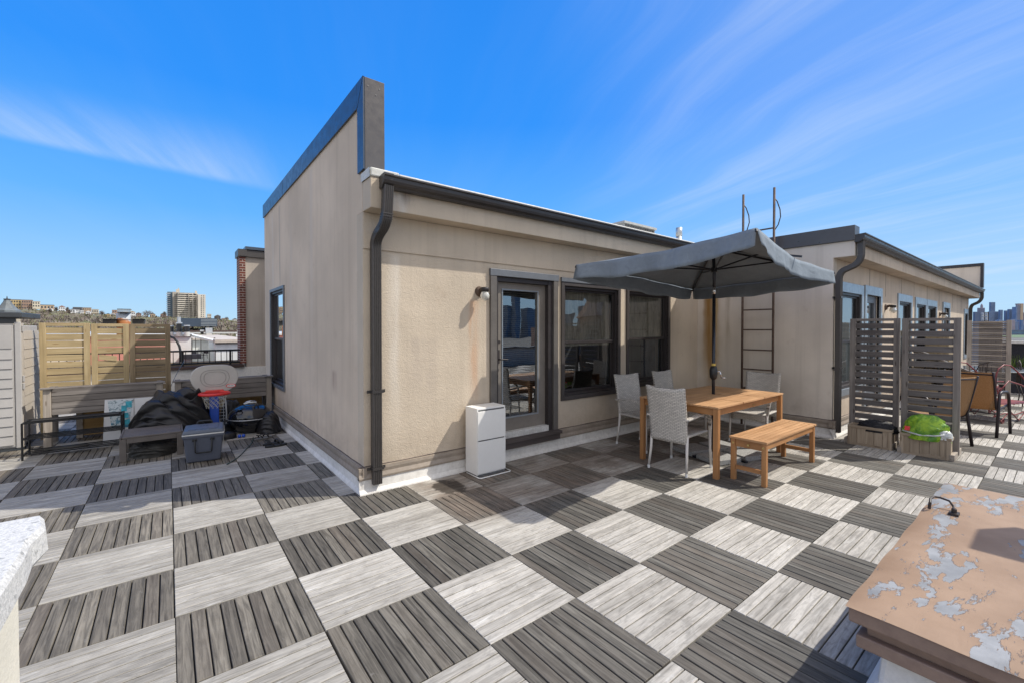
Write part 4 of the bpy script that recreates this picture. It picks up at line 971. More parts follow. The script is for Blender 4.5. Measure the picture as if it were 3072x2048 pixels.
dup(ch, (4.985, 0.735, 0), R(-97), 'grey wicker armchair farthest left, nearest the patio door and first window')
dup(ch, (5.80, 0.70, 0), R(-92), 'grey wicker armchair behind the table in front of the second window')
dup(ch, (6.62, -0.27, 0), R(184), 'grey wicker armchair at the far right end of the table by the wall ladder')

# umbrella: rectangular crank-and-tilt parasol
UM = thing('patio_umbrella', 'large rectangular slate grey patio umbrella tilted over the dining table', 'umbrella', (5.323, -0.243, 0))
uc = Vector((5.323, -0.241, 2.300)); uu = Vector((1.534, 0.152, -0.043)); uv_ = Vector((-0.095, 0.9405, -0.056)); un = uu.cross(uv_).normalized()
peak = uc + un*0.30
cor = {'L': uc-uu+uv_, 'A': uc-uu-uv_, 'R': uc+uu-uv_, 'K': uc+uu+uv_}
order = ['L', 'A', 'R', 'K']
def rim(i, t_):
    a, b_ = cor[order[i]], cor[order[(i+1) % 4]]; p = a.lerp(b_, t_); ln = (b_-a).length
    inn = (uc-p); inn.normalize(); s_ = 4*t_*(1-t_)
    return p + inn*0.085*s_*(ln/3) - un*(0.022*s_) + Vector((0,0,0.006*math.sin(t_*19+i)*s_))
for i in range(4):
    def panel(u, v):
        r_ = rim(i, u); p = peak.lerp(r_, v)
        sag = math.sin(math.pi*v)*0.035*(4*u*(1-u)) - 0.012*math.sin(math.pi*v)
        return p - un*sag
    MB().grid(panel, 20, 14).build('canopy', 'canopy_cloth', UM, smooth=True, solid=0.002)
    out = {0: -uu, 1: -uv_, 2: uu, 3: uv_}[i].normalized()
    def val(u, v):
        r_ = rim(i, u); e = 4*u*(1-u)
        drop = 0.150 + 0.040*e**0.6 - 0.008*math.sin(u*math.pi*5+i)
        wv_ = 0.014*math.sin(u*23+i)*v + 0.008*math.sin(u*51)*v
        return r_ + Vector((0, 0, -1))*drop*v - un*0.0 + out*(0.004+0.008*v+wv_+0.02*v*(1-e)) + Vector((0,0,0.006*(1-v)))
    MB().grid(val, 40, 5).build('valance', 'canopy_cloth', UM, smooth=True, solid=0.002)
    c_ = cor[order[i]]
    ea = MB().tube([c_+un*0.004+Vector((0,0,-0.01)), c_+Vector((0,0,-0.03))+(c_-uc).normalized()*0.012], 0.010, 8).build('rib_tip', 'black_plastic', UM)
hub_t = peak - un*0.05; hub_b = uc - un*0.015
for k in order:
    c_ = cor[k]; e_ = c_.lerp(peak, 0.015)-un*0.018
    rb = MB().beam(hub_t, e_, 0.014, 0.022, up=un).build('rib', 'canopy_pole', UM)
    m_ = hub_t.lerp(e_, 0.50)-un*0.012
    MB().beam(hub_b, m_, 0.012, 0.018, up=un).build('strut', 'canopy_pole', rb)
for sgn in (-1, 1):
    e_ = uc + uv_*sgn*0.985 + un*0.0; rb = MB().beam(hub_t, e_-un*0.015, 0.014, 0.022, up=un).build('rib', 'canopy_pole', UM)
    MB().beam(hub_b, hub_t.lerp(e_, 0.55)-un*0.022, 0.012, 0.018, up=un).build('strut', 'canopy_pole', rb)
mb = MB().tube([(5.323, -0.243, 0.06), (5.323, -0.243, 2.06)], 0.019, 16); po = mb.build('pole', 'canopy_pole', UM, smooth=True)
MB().tube([Vector((5.323, -0.243, 2.06)), hub_b, peak+un*0.01], 0.019, 16).build('pole', 'canopy_pole', UM, smooth=True)
MB().tube([(5.323, -0.243, 1.985), (5.323, -0.243, 2.075)], 0.0215, 16).build('tilt_joint', 'steel', UM, smooth=True)
MB().tube([hub_b-un*0.03, hub_b+un*0.03], 0.034, 16).build('hub', 'black_plastic', UM)
MB().tube([hub_t-un*0.02, hub_t+un*0.03], 0.034, 16).build('hub', 'black_plastic', UM)
MB().tube([peak-un*0.002, peak+un*0.03, peak+un*0.05], [0.035, 0.028, 0.012], 16).build('finial', 'black_plastic', UM, smooth=True)
cr = MB().lathe([(0.024, 0.93), (0.040, 0.95), (0.047, 1.0), (0.047, 1.05), (0.036, 1.09), (0.026, 1.10)], (5.323, -0.243, 0), 20).build('crank_box', 'black_plastic', UM, smooth=True)
ah = Vector((5.323, -0.243, 0)); hd = Vector((0.35, -0.94, 0)).normalized()
mb = MB().tube([ah+hd*0.03+Vector((0,0,1.03)), ah+hd*0.075+Vector((0,0,1.03))], 0.010, 10); mb.tube([ah+hd*0.072+Vector((0,0,1.04)), ah+hd*0.085+Vector((0.01,0,0.955))], 0.008, 8); mb.tube([ah+hd*0.085+Vector((0.01,0,0.957)), ah+hd*0.125+Vector((0.02,0,0.952))], 0.009, 8)
mb.build('crank_handle', 'steel', cr, smooth=True)
MB().tube([(5.323, -0.243, 1.10), (5.323, -0.243, 1.128)], 0.0245, 16).build('label', 'label_yellow', UM)
th_ = R(-17); mb = MB()
def rot2(x, y): return (5.36+x*math.cos(th_)-y*math.sin(th_), -0.30+x*math.sin(th_)+y*math.cos(th_))
for (sx_, sy_) in ((-1,-1), (1,-1), (1,1), (-1,1)):
    a = [rot2(sx_*0.035, sy_*0.035), rot2(sx_*0.40, sy_*0.035), rot2(sx_*0.40, sy_*0.36), rot2(sx_*0.035, sy_*0.36)]
    if sx_*sy_ < 0: a = a[::-1]
    MB().prism([(x, y, 0.004) for x, y in a], (0, 0, 0.056)).build('base_slab', 'granite_slab', UM, bevel=0.004)
mb = MB()
for ang in (0, math.pi/2):
    d_ = Vector((math.cos(th_+ang), math.sin(th_+ang), 0)); c_ = Vector((5.36, -0.30, 0.016)); mb.beam(c_-d_*0.40, c_+d_*0.40, 0.045, 0.022)
mb.tube([(5.323, -0.243, 0.01), (5.323, -0.243, 0.36)], 0.027, 16); mb.build('base_frame', 'canopy_pole', UM)

# white two-drawer metal cabinet beside the door
CB = thing('shoe_cabinet', 'slim white metal cabinet with two tilt-out doors standing left of the patio door', 'cabinet', (2.70, 0.945, 0))
box('body', 'cabinet_paint', CB, 2.512, 0.842, 0.022, 2.885, 1.062, 0.725, bevel=0.003)
MB().box(2.516, 0.829, 0.036, 2.881, 0.8405, 0.374).build('door', 'cabinet_paint', CB, bevel=0.003)
MB().box(2.516, 0.829, 0.388, 2.881, 0.8405, 0.692).build('door', 'cabinet_paint', CB, bevel=0.003)
mb = MB().box(2.530, 0.8395, 0.3745, 2.868, 0.8418, 0.3875); mb.box(2.530, 0.8395, 0.6925, 2.868, 0.8418, 0.708); mb.build('finger_gap', 'cabinet_shadow', CB)
mb = MB().box(2.522, 0.832, 0.0, 2.875, 1.05, 0.021); mb.build('plinth', 'cabinet_shadow', CB)
MB().tube([(2.513, 1.04, 0.006), (2.513, 0.80, 0.006), (2.530, 0.785, 0.006), (2.905, 0.785, 0.006), (2.925, 0.80, 0.006), (2.925, 1.03, 0.006)], 0.006, 8).build('foot_rail', 'cabinet_paint', CB, smooth=True)

# wall lamps
def wall_lamp(x, y, z, lab, grp=None):
    t = thing('wall_lamp', lab, 'lamp', (x, y, z), 0, grp, local=True)
    MB().tube([(0, 0, 0), (0, -0.012, 0), (0, -0.03, 0)], [0.058, 0.055, 0.040], 24).build('backplate', 'rusty_iron', t, smooth=True)
    MB().tube([(0, -0.02, 0.01), (0, -0.06, 0.024), (0, -0.095, 0.022)], [0.026, 0.022, 0.022], 14).build('arm', 'rusty_iron', t, smooth=True)
    MB().lathe([(0.030, -0.022), (0.046, -0.020), (0.047, 0.018), (0.040, 0.026)], (0, -0.110, 0.012), 24).build('socket_cap', 'frame_dark', t, smooth=True)
    MB().lathe([(0.034, 0), (0.040, -0.012), (0.053, -0.045), (0.050, -0.070), (0.033, -0.095), (0.006, -0.106)], (0, -0.110, -0.008), 24).build('globe', 'lamp_frost', t, smooth=True)
    return t
wl = wall_lamp(2.745, HY, 1.975, 'jelly jar wall lamp with rusted mount left of the patio door')
dup(wl, (10.35, BY, 1.95), 0, 'nearer jelly jar wall lamp on the neighbouring wall, right of its glazed door')
dup(wl, (15.85, BY, 1.93), 0, 'farther jelly jar wall lamp on the neighbouring wall, above the right slatted screen')

# roof access ladder on the side wall of the neighbouring penthouse
LD = thing('wall_ladder', 'rusty brown metal roof ladder fixed to the wall behind the umbrella', 'ladder', (7.32, 0.065, 0))
for yy in (0.293, -0.165):
    rl_ = MB().tube([(7.30, yy, 0.02), (7.30, yy, 3.715)], 0.0175, 10).build('rail', 'rusty_iron', LD, smooth=True)
    pts = [Vector((7.30+0.0, yy, 3.56)), Vector((7.33, yy-0.03, 3.50)), Vector((7.37, yy-0.055, 3.38)), Vector((7.38, yy-0.06, 3.27)), Vector((7.35, yy-0.04, 3.15)), Vector((7.30, yy, 3.05))]
    MB().tube(pts, 0.008, 8).build('grab_bar', 'dark_iron', rl_, smooth=True)
    for zz in (0.6, 2.30): MB().box(7.30, yy-0.018, zz-0.012, 7.449, yy+0.018, zz+0.012).build('bracket', 'rusty_iron', rl_)
for z in (0.30, 0.605, 0.916, 1.224, 1.540, 1.855, 2.17, 2.48, 2.79, 3.10):
    MB().beam((7.30, 0.293, z), (7.30, -0.165, z), 0.020, 0.020).build('rung', 'rusty_iron', LD)
# roof plant
AC = thing('air_conditioner', 'grey rooftop air conditioning unit showing above the roof edge', 'air conditioner', (9.75, 4.3, 2.9))
box('case', 'ac_grey', AC, 9.08, 4.0, 2.92, 10.40, 4.7, 4.22)
mb = MB()
for i in range(12): mb.box(9.12+i*0.105, 3.985, 3.3, 9.20+i*0.105, 3.998, 4.20)
mb.build('grille', 'ac_dark', AC); box('lid', 'ac_grey', AC, 9.04, 3.96, 4.223, 10.44, 4.74, 4.28)
t = thing('vent_pipe', 'short galvanised vent pipe above the roof edge left of the ladder', 'vent pipe', (11.6, 4.0, 2.9))
MB().tube([(11.6, 4.0, 2.9), (11.6, 4.0, 4.30)], 0.075, 14).build('pipe', 'galvanised', t, smooth=True)
MB().tube([(11.6, 4.0, 4.22), (11.6, 4.0, 4.46)], 0.088, 14).build('cap', 'galvanised', t, smooth=True)
# ================================================================== STORED THINGS LEFT OF THE PENTHOUSE
def slat_panel(name, x0, x1, y, zt, zb, mat, lab, grp, skip=(), loose=None, pitch=0.0975, stile=0.068, top=0.045):
    t = thing(name, lab, 'fence', ((x0+x1)/2, y, 0), 0, grp)
    MB().box(x0, y-0.018, 0.0, x0+stile, y+0.018, zt).build('post', mat+'_z', t, bevel=0.003)
    MB().box(x1-stile, y-0.018, 0.0, x1, y+0.018, zt).build('post', mat+'_z', t, bevel=0.003)
    MB().box(x0+stile, y-0.018, zt-top, x1-stile, y+0.018, zt).build('top_rail', mat+'_x', t, bevel=0.003)
    mb = MB(); z = zt-top-0.014; i = 0; rn = random.Random(int(x0*100))
    while z-pitch > zb:
        if i not in skip:
            d = rn.uniform(-0.004, 0.004)
            mb.obox(((x0+x1)/2, y+0.004+d*0.3, z-pitch/2+d*0.4), ((x1-x0)/2-stile+0.001, 0, rn.uniform(-0.003, 0.003)), (0, 0.009, 0), (0, 0, (pitch-0.012)/2))
        z -= pitch; i += 1
    mb.build('slats', mat+'_x', t, bevel=0.002)
    if loose is not None:
        zc = zt-top-0.014-pitch*(loose+0.5)
        MB().obox(((x0+x1)/2-0.03, y-0.004, zc-0.012), ((x1-x0)/2-stile-0.045, 0, -0.016), (0, 0.009, 0), (0, 0, (pitch-0.02)/2)).build('loose_slat', mat+'_x', t, bevel=0.002)
    return t
FG = 'slatted privacy panels behind the planters'
slat_panel('slatted_fence', -1.443, -0.925, 5.98, 1.640, 0.62, 'fresh_pine', 'leftmost slatted timber privacy panel, yellow pine mostly in sunlight', FG)
slat_panel('slatted_fence', -0.915, -0.492, 6.0, 1.632, 0.62, 'fresh_pine', 'middle slatted timber privacy panel with a missing slat and one hanging loose', FG, skip=(4,), loose=4)
slat_panel('slatted_fence', -0.488, 0.012, 6.0, 1.630, 0.30, 'aged_pine', 'rightmost slatted timber privacy panel, weathered grey brown and mostly in shade', FG)

def planter(x0, x1, y, zt, lab, zb=0.42):
    t = thing('raised_planter', lab, 'planter', ((x0+x1)/2, y+0.25, 0), 0, 'raised timber planters')
    for xx in (x0, x1-0.075):
        for yy in (y-0.02, y+0.40): 
            p = MB().box(xx, yy, 0, xx+0.075, yy+0.07, zt-0.012).build('post', 'pale_board_z' if yy < y+0.1 else 'grey_board_z', t, bevel=0.004)
        MB().box(xx-0.03, y-0.05, zt-0.010, xx+0.10, y+0.08, zt+0.010).build('post_cap', 'grey_board_x', t, bevel=0.003)
    n = 4; h = (zt-0.02-zb)/n
    for i in range(n):
        box('board', 'grey_board_x', t, x0+0.077, y-0.004*(i % 2), zb+i*h+0.003, x1-0.077, y+0.028, zb+(i+1)*h-0.002, bevel=0.003)
    box('rim_board', 'grey_board_x', t, x0+0.077, y-0.004, zt-0.018, x1-0.077, y+0.11, zt+0.004, bevel=0.003)
    for xx in (x0+0.01, x1-0.035): box('end_board', 'grey_board_y', t, xx, y+0.052, zb, xx+0.025, y+0.398, zt-0.03)
    box('back_board', 'grey_board_x', t, x0+0.077, y+0.42, zb, x1-0.077, y+0.445, zt-0.02)
    box('soil', 'soil', t, x0+0.04, y+0.03, zt-0.10, x1-0.04, y+0.41, zt-0.07)
    box('bottom', 'grey_board_x', t, x0+0.04, y+0.03, zb, x1-0.04, y+0.415, zb+0.03)
    return t
P1 = planter(-1.310, -0.085, 5.30, 0.775, 'grey timber planter on legs below the slatted panels, left one of the two')
P2 = planter(0.06, 1.372, 5.50, 0.752, 'grey timber planter on legs beside the stucco wall, right one of the two')
t = thing('plywood_box', 'golden plywood crate stored on the deck beneath the left planter', 'crate', (-0.75, 5.95, 0))
for xx in (-1.06, -0.50): box('corner_post', 'pale_board_z', t, xx, 5.76, 0.0, xx+0.07, 5.83, 0.40, bevel=0.003)
box('panel', 'plywood', t, -0.99, 5.785, 0.03, -0.50, 5.80, 0.39); box('back_panel', 'plywood', t, -1.06, 6.10, 0.03, -0.43, 6.12, 0.39)
for i in range(5): box('shelf_slat', 'aged_pine_x', t, -0.42, 5.80, 0.03+i*0.08, -0.14, 5.82, 0.095+i*0.08)
t = thing('plywood_sheet', 'golden plywood sheet standing beneath the right planter', 'board', (0.8, 6.1, 0))
box('sheet', 'plywood', t, 0.12, 6.10, 0.0, 1.36, 6.115, 0.42)

# resin shed
SH = thing('storage_shed', 'pale grey resin storage shed with dark roof at the left edge', 'shed', (-2.2, 5.7, 0))
sx0, sx1, sy0, sy1 = -3.15, -1.50, 5.36, 6.35
box('body', 'resin_light', SH, sx0, sy0+0.02, 0.03, sx1-0.02, sy1, 1.60, bevel=0.01)
box('base', 'resin_roof', SH, sx0, sy0, 0.0, sx1, sy1, 0.028)
box('corner_trim', 'resin_light', SH, sx1-0.062, sy0-0.004, 0.03, sx1-0.004, sy0+0.03, 1.645, bevel=0.008)
box('corner_trim', 'resin_side', SH, sx1-0.018, sy0+0.031, 0.03, sx1, sy0+0.12, 1.63, bevel=0.006)
dr = box('door', 'resin_light', SH, -2.30, sy0+0.002, 0.05, sx1-0.07, sy0+0.0185, 1.62, bevel=0.004)
for i in range(10): 
    z = 0.075+i*0.122
    MB().prism([(-2.28, sy0-0.012, z), (-2.28, sy0+0.001, z), (-2.28, sy0+0.001, z+0.116), (-2.28, sy0-0.002, z+0.116)], (0.70, 0, 0)).build('siding', 'resin_light', dr, bevel=0.002)
for (a, c) in ((-2.27, -1.955), (-1.935, -1.755), (-1.742, -1.585)): MB().box(a, sy0-0.006, 1.305, c, sy0+0.001, 1.60).build('panel', 'resin_light', dr, bevel=0.006)
mb = MB().tube([(-1.86+0.085*math.cos(q*math.pi/12), sy0-0.010, 1.475+0.022*math.sin(q*math.pi/12)) for q in range(24)], 0.0025, 6, closed=True)
mb.tube([(-1.90+0.012*i, sy0-0.010, 1.475+0.007*math.sin(i*2.1)) for i in range(9)], 0.0016, 5); mb.build('badge', 'hoop_groove', dr)
for i in range(12):
    z = 0.07+i*0.122
    MB().prism([(sx1+0.003, sy0+0.13, z), (sx1-0.012, sy0+0.13, z), (sx1-0.012, sy0+0.13, z+0.119), (sx1-0.003, sy0+0.13, z+0.119)], (0, sy1-sy0-0.16, 0)).build('siding', 'resin_side', SH, bevel=0.002)
for zz in (1.52, 0.88, 0.78): box('hinge', 'resin_light', SH, sx1-0.002, sy0+0.025, zz, sx1+0.016, sy0+0.055, zz+0.075, bevel=0.003)
box('roof', 'resin_roof', SH, sx0-0.03, sy0-0.045, 1.695, sx1+0.012, sy1+0.03, 1.765, bevel=0.010)
box('header', 'resin_roof', SH, sx0, sy0+0.001, 1.622, sx1-0.05, sy0+0.04, 1.694)

# black shoe rack
RK = thing('shoe_rack', 'long low black metal shoe rack with three tiers on the deck', 'rack', (-0.93, 4.88, 0))
ry0, ry1, rx0, rx1 = 4.66, 5.0, -1.385, -0.505
for xx in (rx0, rx1):
    for yy in (ry0, ry1): MB().tube([(xx, yy, 0), (xx, yy, 0.44)], 0.0105, 8).build('upright', 'rail_black', RK)
for zz in (0.06, 0.245, 0.435):
    sh = MB().beam((rx0, ry0, zz), (rx0, ry1, zz), 0.014, 0.014); sh.beam((rx1, ry0, zz), (rx1, ry1, zz), 0.014, 0.014)
    for k in range(4): sh.beam((rx0, ry0+0.02+k*(ry1-ry0-0.04)/3, zz), (rx1, ry0+0.02+k*(ry1-ry0-0.04)/3, zz), 0.013, 0.013)
    if zz > 0.4: sh.box(rx0+0.05, ry0+0.10, zz+0.004, rx1-0.04, ry1-0.10, zz+0.010)
    sh.build('shelf', 'rail_black', RK)
# torn black liner lying on the bottom tier
def lump(name, cx, cy, z0, rx, ry, rz_, mat, lab, cat, seed, n=30, rough_=0.25, flat=0.6, parent=None, rot=0, kind_parts=None, pw=0.5, folds=9.0):
    rn = random.Random(seed); ph = [(rn.uniform(2, folds), rn.uniform(2, folds), rn.uniform(0, 6.3), rn.uniform(0.3, 1)) for _ in range(9)]
    def f(a, b_):
        s_ = 0
        for (k1, k2, p_, w_) in ph: s_ += w_*abs(math.sin(a*k1+b_*k2*1.3+p_+1.3*math.sin(b_*k1*0.7+p_)))/(0.4*k1+0.6)
        return s_/3.2-0.4
    mb = MB(); m_ = n*2; rows = []
    for i in range(n+1):
        th = math.pi/2*(i/n)
        for k in range(m_):
            ph_ = 2*math.pi*k/m_; r_ = math.cos(th)**pw
            ca, sa = math.cos(ph_), math.sin(ph_)
            x, y, z = r_*ca, r_*sa, math.sin(th)**flat
            d = 1+rough_*f(x*1.1+seed, y*1.1+z*1.4)*1.6
            X_, Y_, Z_ = x*rx*d, y*ry*d, z*rz_*(1+rough_*1.4*f(y+2, x+z))
            mb.v.append(Vector((cx+X_*math.cos(rot)-Y_*math.sin(rot), cy+X_*math.sin(rot)+Y_*math.cos(rot), z0+max(0, Z_))))
    for i in range(n):
        for k in range(m_): mb.f.append((i*m_+k, i*m_+(k+1) % m_, (i+1)*m_+(k+1) % m_, (i+1)*m_+k))
    o = mb.build(name, mat, parent, smooth=True)
    if lab: tag(o, lab, cat)
    return o
lump('liner_scrap', -1.02, 4.78, 0.072, 0.20, 0.05, 0.02, 'tarp_dark', 'torn black liner scrap lying on the bottom tier of the shoe rack', 'fabric', 4, n=14)
# brown resin bench
BB = thing('low_bench', 'low brown resin bench with slatted top in front of the black tarpaulin', 'bench', (-0.16, 4.1, 0))
qx0, qx1, qy0, qy1, qz = -0.475, 0.120, 3.835, 4.40, 0.292
for i in range(6): 
    w = (qy1-qy0)/6
    box('slat', 'resin_brown', BB, qx0+0.02, qy0+i*w+0.006, qz-0.022, qx1-0.02, qy0+(i+1)*w-0.006, qz-0.001, bevel=0.004)
for xx in (qx0, qx1-0.062):
    for yy in (qy0, qy1-0.05): MB().box(xx, yy, 0, xx+0.062, yy+0.045, qz-0.024).build('leg', 'resin_brown', BB, bevel=0.006)
for xx in (qx0, qx1-0.018): box('end_frame', 'resin_brown', BB, xx, qy0, qz-0.0235, xx+0.018, qy1, qz+0.001, bevel=0.003)
box('rail', 'resin_brown', BB, qx0+0.063, qy0+0.004, qz-0.078, qx1-0.063, qy0+0.034, qz-0.0245, bevel=0.003); box('rail', 'resin_brown', BB, qx0+0.063, qy1-0.034, qz-0.078, qx1-0.063, qy1-0.008, qz-0.0245, bevel=0.003)
lump('folded_cover', -0.17, 4.10, 0.0, 0.22, 0.22, 0.15, 'tarp_dark', 'crumpled dark cover stuffed on the deck under the low brown bench', 'cover', 12, n=24, rough_=0.3)
# black tarpaulin heap
TP = lump('tarpaulin', 0.02, 4.72, 0.0, 0.42, 0.34, 0.60, 'tarp_black', 'big crumpled heap of black tarpaulin behind the low brown bench', 'tarpaulin', 22, n=56, rough_=0.42, flat=1.15, pw=0.8, folds=5.5)
mb = MB(); mb.grid(lambda u, v: (0.02+0.30*u+0.03*math.sin(v*5), 4.60+0.10*v+0.03*math.sin(u*9), 0.60+0.11*u-0.28*v*(0.6+0.6*u)+0.02*math.sin(u*14+v*4)), 14, 10)
mb.build('fold', 'tarp_black', TP, smooth=True, solid=0.004)
MB().grid(lambda u, v: (0.13+0.19*u, 4.52+0.02*math.sin(u*7), 0.545+0.09*u+0.012*math.sin(u*9)-0.035*v*(1-0.4*u)), 12, 2).build('strap', 'tarp_black', TP, smooth=True, solid=0.003)
lump('black_bag', 0.62, 4.44, 0.0, 0.13, 0.10, 0.09, 'tarp_black', 'small folded black bag on the deck beside the blue grey cooler', 'bag', 33, n=18)
# leaning boards
t = thing('picture_board', 'white board with a cyan and grey city picture leaning on the left planter', 'picture', (-0.565, 5.08, 0))
def lean(u, z, d=0.0): return (u, 5.05+0.14*z+d, z)
mb = MB(); mb.prism([lean(-0.723, 0.0), lean(-0.405, 0.0), lean(-0.405, 0.585), lean(-0.703, 0.592)], (0, 0.02, 0)); mb.build('board', 'poster_white', t)
MB().add([lean(-0.635, 0.215, -0.003), lean(-0.465, 0.20, -0.003), lean(-0.405, 0.575, -0.003), lean(-0.675, 0.580, -0.003)], [(0,1,2,3)]).build('picture', 'picture_print', t)
for (a, c, z0, z1) in ((-0.535, -0.478, 0.42, 0.50), (-0.49, -0.425, 0.47, 0.555), (-0.53, -0.46, 0.33, 0.40), (-0.50, -0.445, 0.24, 0.31)):
    MB().add([lean(a, z0, -0.006), lean(c, z0, -0.006), lean(c, z1, -0.006), lean(a, z1, -0.006)], [(0,1,2,3)]).build('print_block', 'print_cyan', t)
t = thing('white_board', 'blank white board with one clipped corner leaning beside the picture', 'board', (-0.28, 5.1, 0))
MB().prism([lean(-0.400, 0.0, 0.01), lean(-0.135, 0.0, 0.01), lean(-0.105, 0.545, 0.01), lean(-0.150, 0.585, 0.01), lean(-0.400, 0.585, 0.01)], (0, 0.02, 0)).build('board', 'poster_white', t)
MB().box(-0.44, 5.0, 0.20, -0.425, 5.03, 0.36).build('clip', 'poster_white', t)
# toy basketball hoop
HP = thing('basketball_hoop', 'toy basketball hoop with beige backboard, red rim and blue pole', 'basketball hoop', (0.50, 4.72, 0))
def board_pt(a, s_=1.0, dz=0.0, y=4.75):
    # rounded backboard outline, wider shoulders near the top
    x = math.copysign(abs(math.cos(a))**0.62, math.cos(a))*0.292*s_; z = math.copysign(abs(math.sin(a))**0.80, math.sin(a))*0.205*s_
    if z < 0: x *= 1-0.16*(-z/0.205)
    return (0.517+x, y, 0.828+z+dz)
n = 48
o = MB().prism([board_pt(2*math.pi*i/n) for i in range(n)], (0, 0.035, 0)).build('backboard', 'hoop_board', HP, bevel=0.010, seg=3)
for s_ in (0.60, 0.46): MB().tube([board_pt(2*math.pi*i/n, s_, 0.012, 4.7475) for i in range(n)], 0.0032, 6, closed=True).build('moulding', 'hoop_groove', o)
n = 28
MB().prism([(0.712+0.062*math.copysign(abs(math.cos(2*math.pi*i/n))**0.6, math.cos(2*math.pi*i/n)), 4.744, 0.716+0.026*math.sin(2*math.pi*i/n)) for i in range(n)], (0, 0.004, 0)).build('logo', 'hoop_red', o)
MB().prism([(0.712+0.052*math.copysign(abs(math.cos(2*math.pi*i/n))**0.6, math.cos(2*math.pi*i/n)), 4.7415, 0.716+0.018*math.sin(2*math.pi*i/n)) for i in range(n)], (0, 0.002, 0)).build('logo', 'logo_white', o)
def text(body, size, loc, rot, mat, par, name='lettering', ext=0.0006):
    cu = bpy.data.curves.new(name, 'FONT'); cu.body = body; cu.size = size; cu.align_x = 'CENTER'; cu.align_y = 'CENTER'; cu.extrude = ext
    tmp = bpy.data.objects.new(name, cu); col.objects.link(tmp); dg = bpy.context.evaluated_depsgraph_get(); dg.update()
    me = bpy.data.meshes.new_from_object(tmp.evaluated_get(dg)); bpy.data.objects.remove(tmp); me.materials.clear(); me.materials.append(MT[mat])
    o_ = bpy.data.objects.new(name, me); col.objects.link(o_); o_.parent = par
    q = par
    while q.name not in ORG: q = q.parent
    o_.location = Vector(loc)-ORG[q.name]; o_.rotation_euler = rot
    return o_
text('little tikes', 0.021, (0.712, 4.7405, 0.716), (R(90), 0, 0), 'logo_dark', o)
mb = MB().tube([(0.495+0.175*math.cos(2*math.pi*i/40), 4.54+0.155*math.sin(2*math.pi*i/40), 0.640) for i in range(40)], 0.021, 10, closed=True)
rm = mb.build('rim', 'hoop_red', HP, smooth=True)
mb = MB().box(0.40, 4.66, 0.622, 0.62, 4.749, 0.672); mb.build('rim_bracket', 'hoop_red', rm, bevel=0.01)
mb = MB(); 
for i in range(12):
    for s_ in (-1, 1):
        pts = []
        for k in range(7):
            a = 2*math.pi*(i+s_*k*0.45)/12; r_ = 1-0.40*(k/6)**0.7
            pts.append((0.495+0.165*r_*math.cos(a), 4.54+0.145*r_*math.sin(a), 0.632-0.032*k))
        mb.tube(pts, 0.0022, 4, caps=False)
mb.build('net', 'net_cord', rm)
MB().box(0.445, 4.70, 0.05, 0.560, 4.80, 0.66).build('pole', 'hoop_blue', HP, bevel=0.012)
MB().lathe([(0.26, 0.0), (0.27, 0.05), (0.22, 0.12), (0.08, 0.16)], (0.50, 4.86, 0), 24).build('base', 'black_plastic', HP, smooth=True)
# cooler
CL = thing('cooler', 'blue grey hard cooler with white lid seam and wire side handle', 'cooler', (0.315, 3.47, 0), R(-5), local=True)
def taper(mb, w0, d0, z0, w1, d1, z1):
    return mb.add([(-w0,-d0,z0),(w0,-d0,z0),(w0,d0,z0),(-w0,d0,z0),(-w1,-d1,z1),(w1,-d1,z1),(w1,d1,z1),(-w1,d1,z1)], [(0,3,2,1),(4,5,6,7),(0,1,5,4),(1,2,6,5),(2,3,7,6),(3,0,4,7)])
taper(MB(), 0.165, 0.170, 0.0, 0.192, 0.200, 0.310).build('body', 'cooler_grey', CL, bevel=0.022, seg=3)
taper(MB(), 0.199, 0.207, 0.290, 0.202, 0.210, 0.322).build('collar', 'cooler_grey', CL, bevel=0.008)
taper(MB(), 0.204, 0.212, 0.323, 0.204, 0.212, 0.338).build('seam', 'cooler_white', CL, bevel=0.006)
ld = taper(MB(), 0.203, 0.211, 0.339, 0.190, 0.198, 0.382).build('lid', 'cooler_lid', CL, bevel=0.012, seg=3)
taper(MB(), 0.145, 0.145, 0.3825, 0.140, 0.140, 0.388).build('raised_panel', 'cooler_lid', ld, bevel=0.003)
for (a, c) in ((-0.11, -0.178), (0.09, -0.178), (-0.09, 0.175), (0.11, 0.175)): MB().lathe([(0.040, 0.3825), (0.036, 0.3865), (0.028, 0.3865)], (a, c*0.96, 0), 18, 0.45).build('cup_ring', 'cooler_grey', ld)
mb = MB(); 
for i in range(3): mb.box(-0.04+i*0.03, 0.02, 0.3885, -0.02+i*0.03, 0.06, 0.391)
mb.build('emblem', 'cooler_grey', ld, bevel=0.001)
MB().tube([(-0.085, -0.206, 0.268), (-0.082, -0.218, 0.262), (-0.078, -0.212, 0.13), (-0.070, -0.208, 0.118), (0.070, -0.208, 0.118), (0.078, -0.212, 0.13), (0.082, -0.218, 0.262), (0.085, -0.206, 0.268)], 0.0075, 8).build('handle', 'black_plastic', CL, smooth=True)
for s_ in (-1, 1): MB().box(s_*0.085-0.022, -0.212, 0.255, s_*0.085+0.022, -0.192, 0.282).build('handle_mount', 'black_plastic', CL, bevel=0.004)
MB().tube([(-0.075, 0.212, 0.33), (-0.075, 0.225, 0.40), (-0.06, 0.230, 0.412), (0.06, 0.230, 0.412), (0.075, 0.225, 0.40), (0.075, 0.212, 0.33)], 0.009, 8).build('handle', 'black_plastic', CL, smooth=True)
MB().tube([(0.204, 0.02, 0.325), (0.194, 0.03, 0.20), (0.182, 0.03, 0.05)], 0.003, 6).build('tether', 'cooler_white', CL)
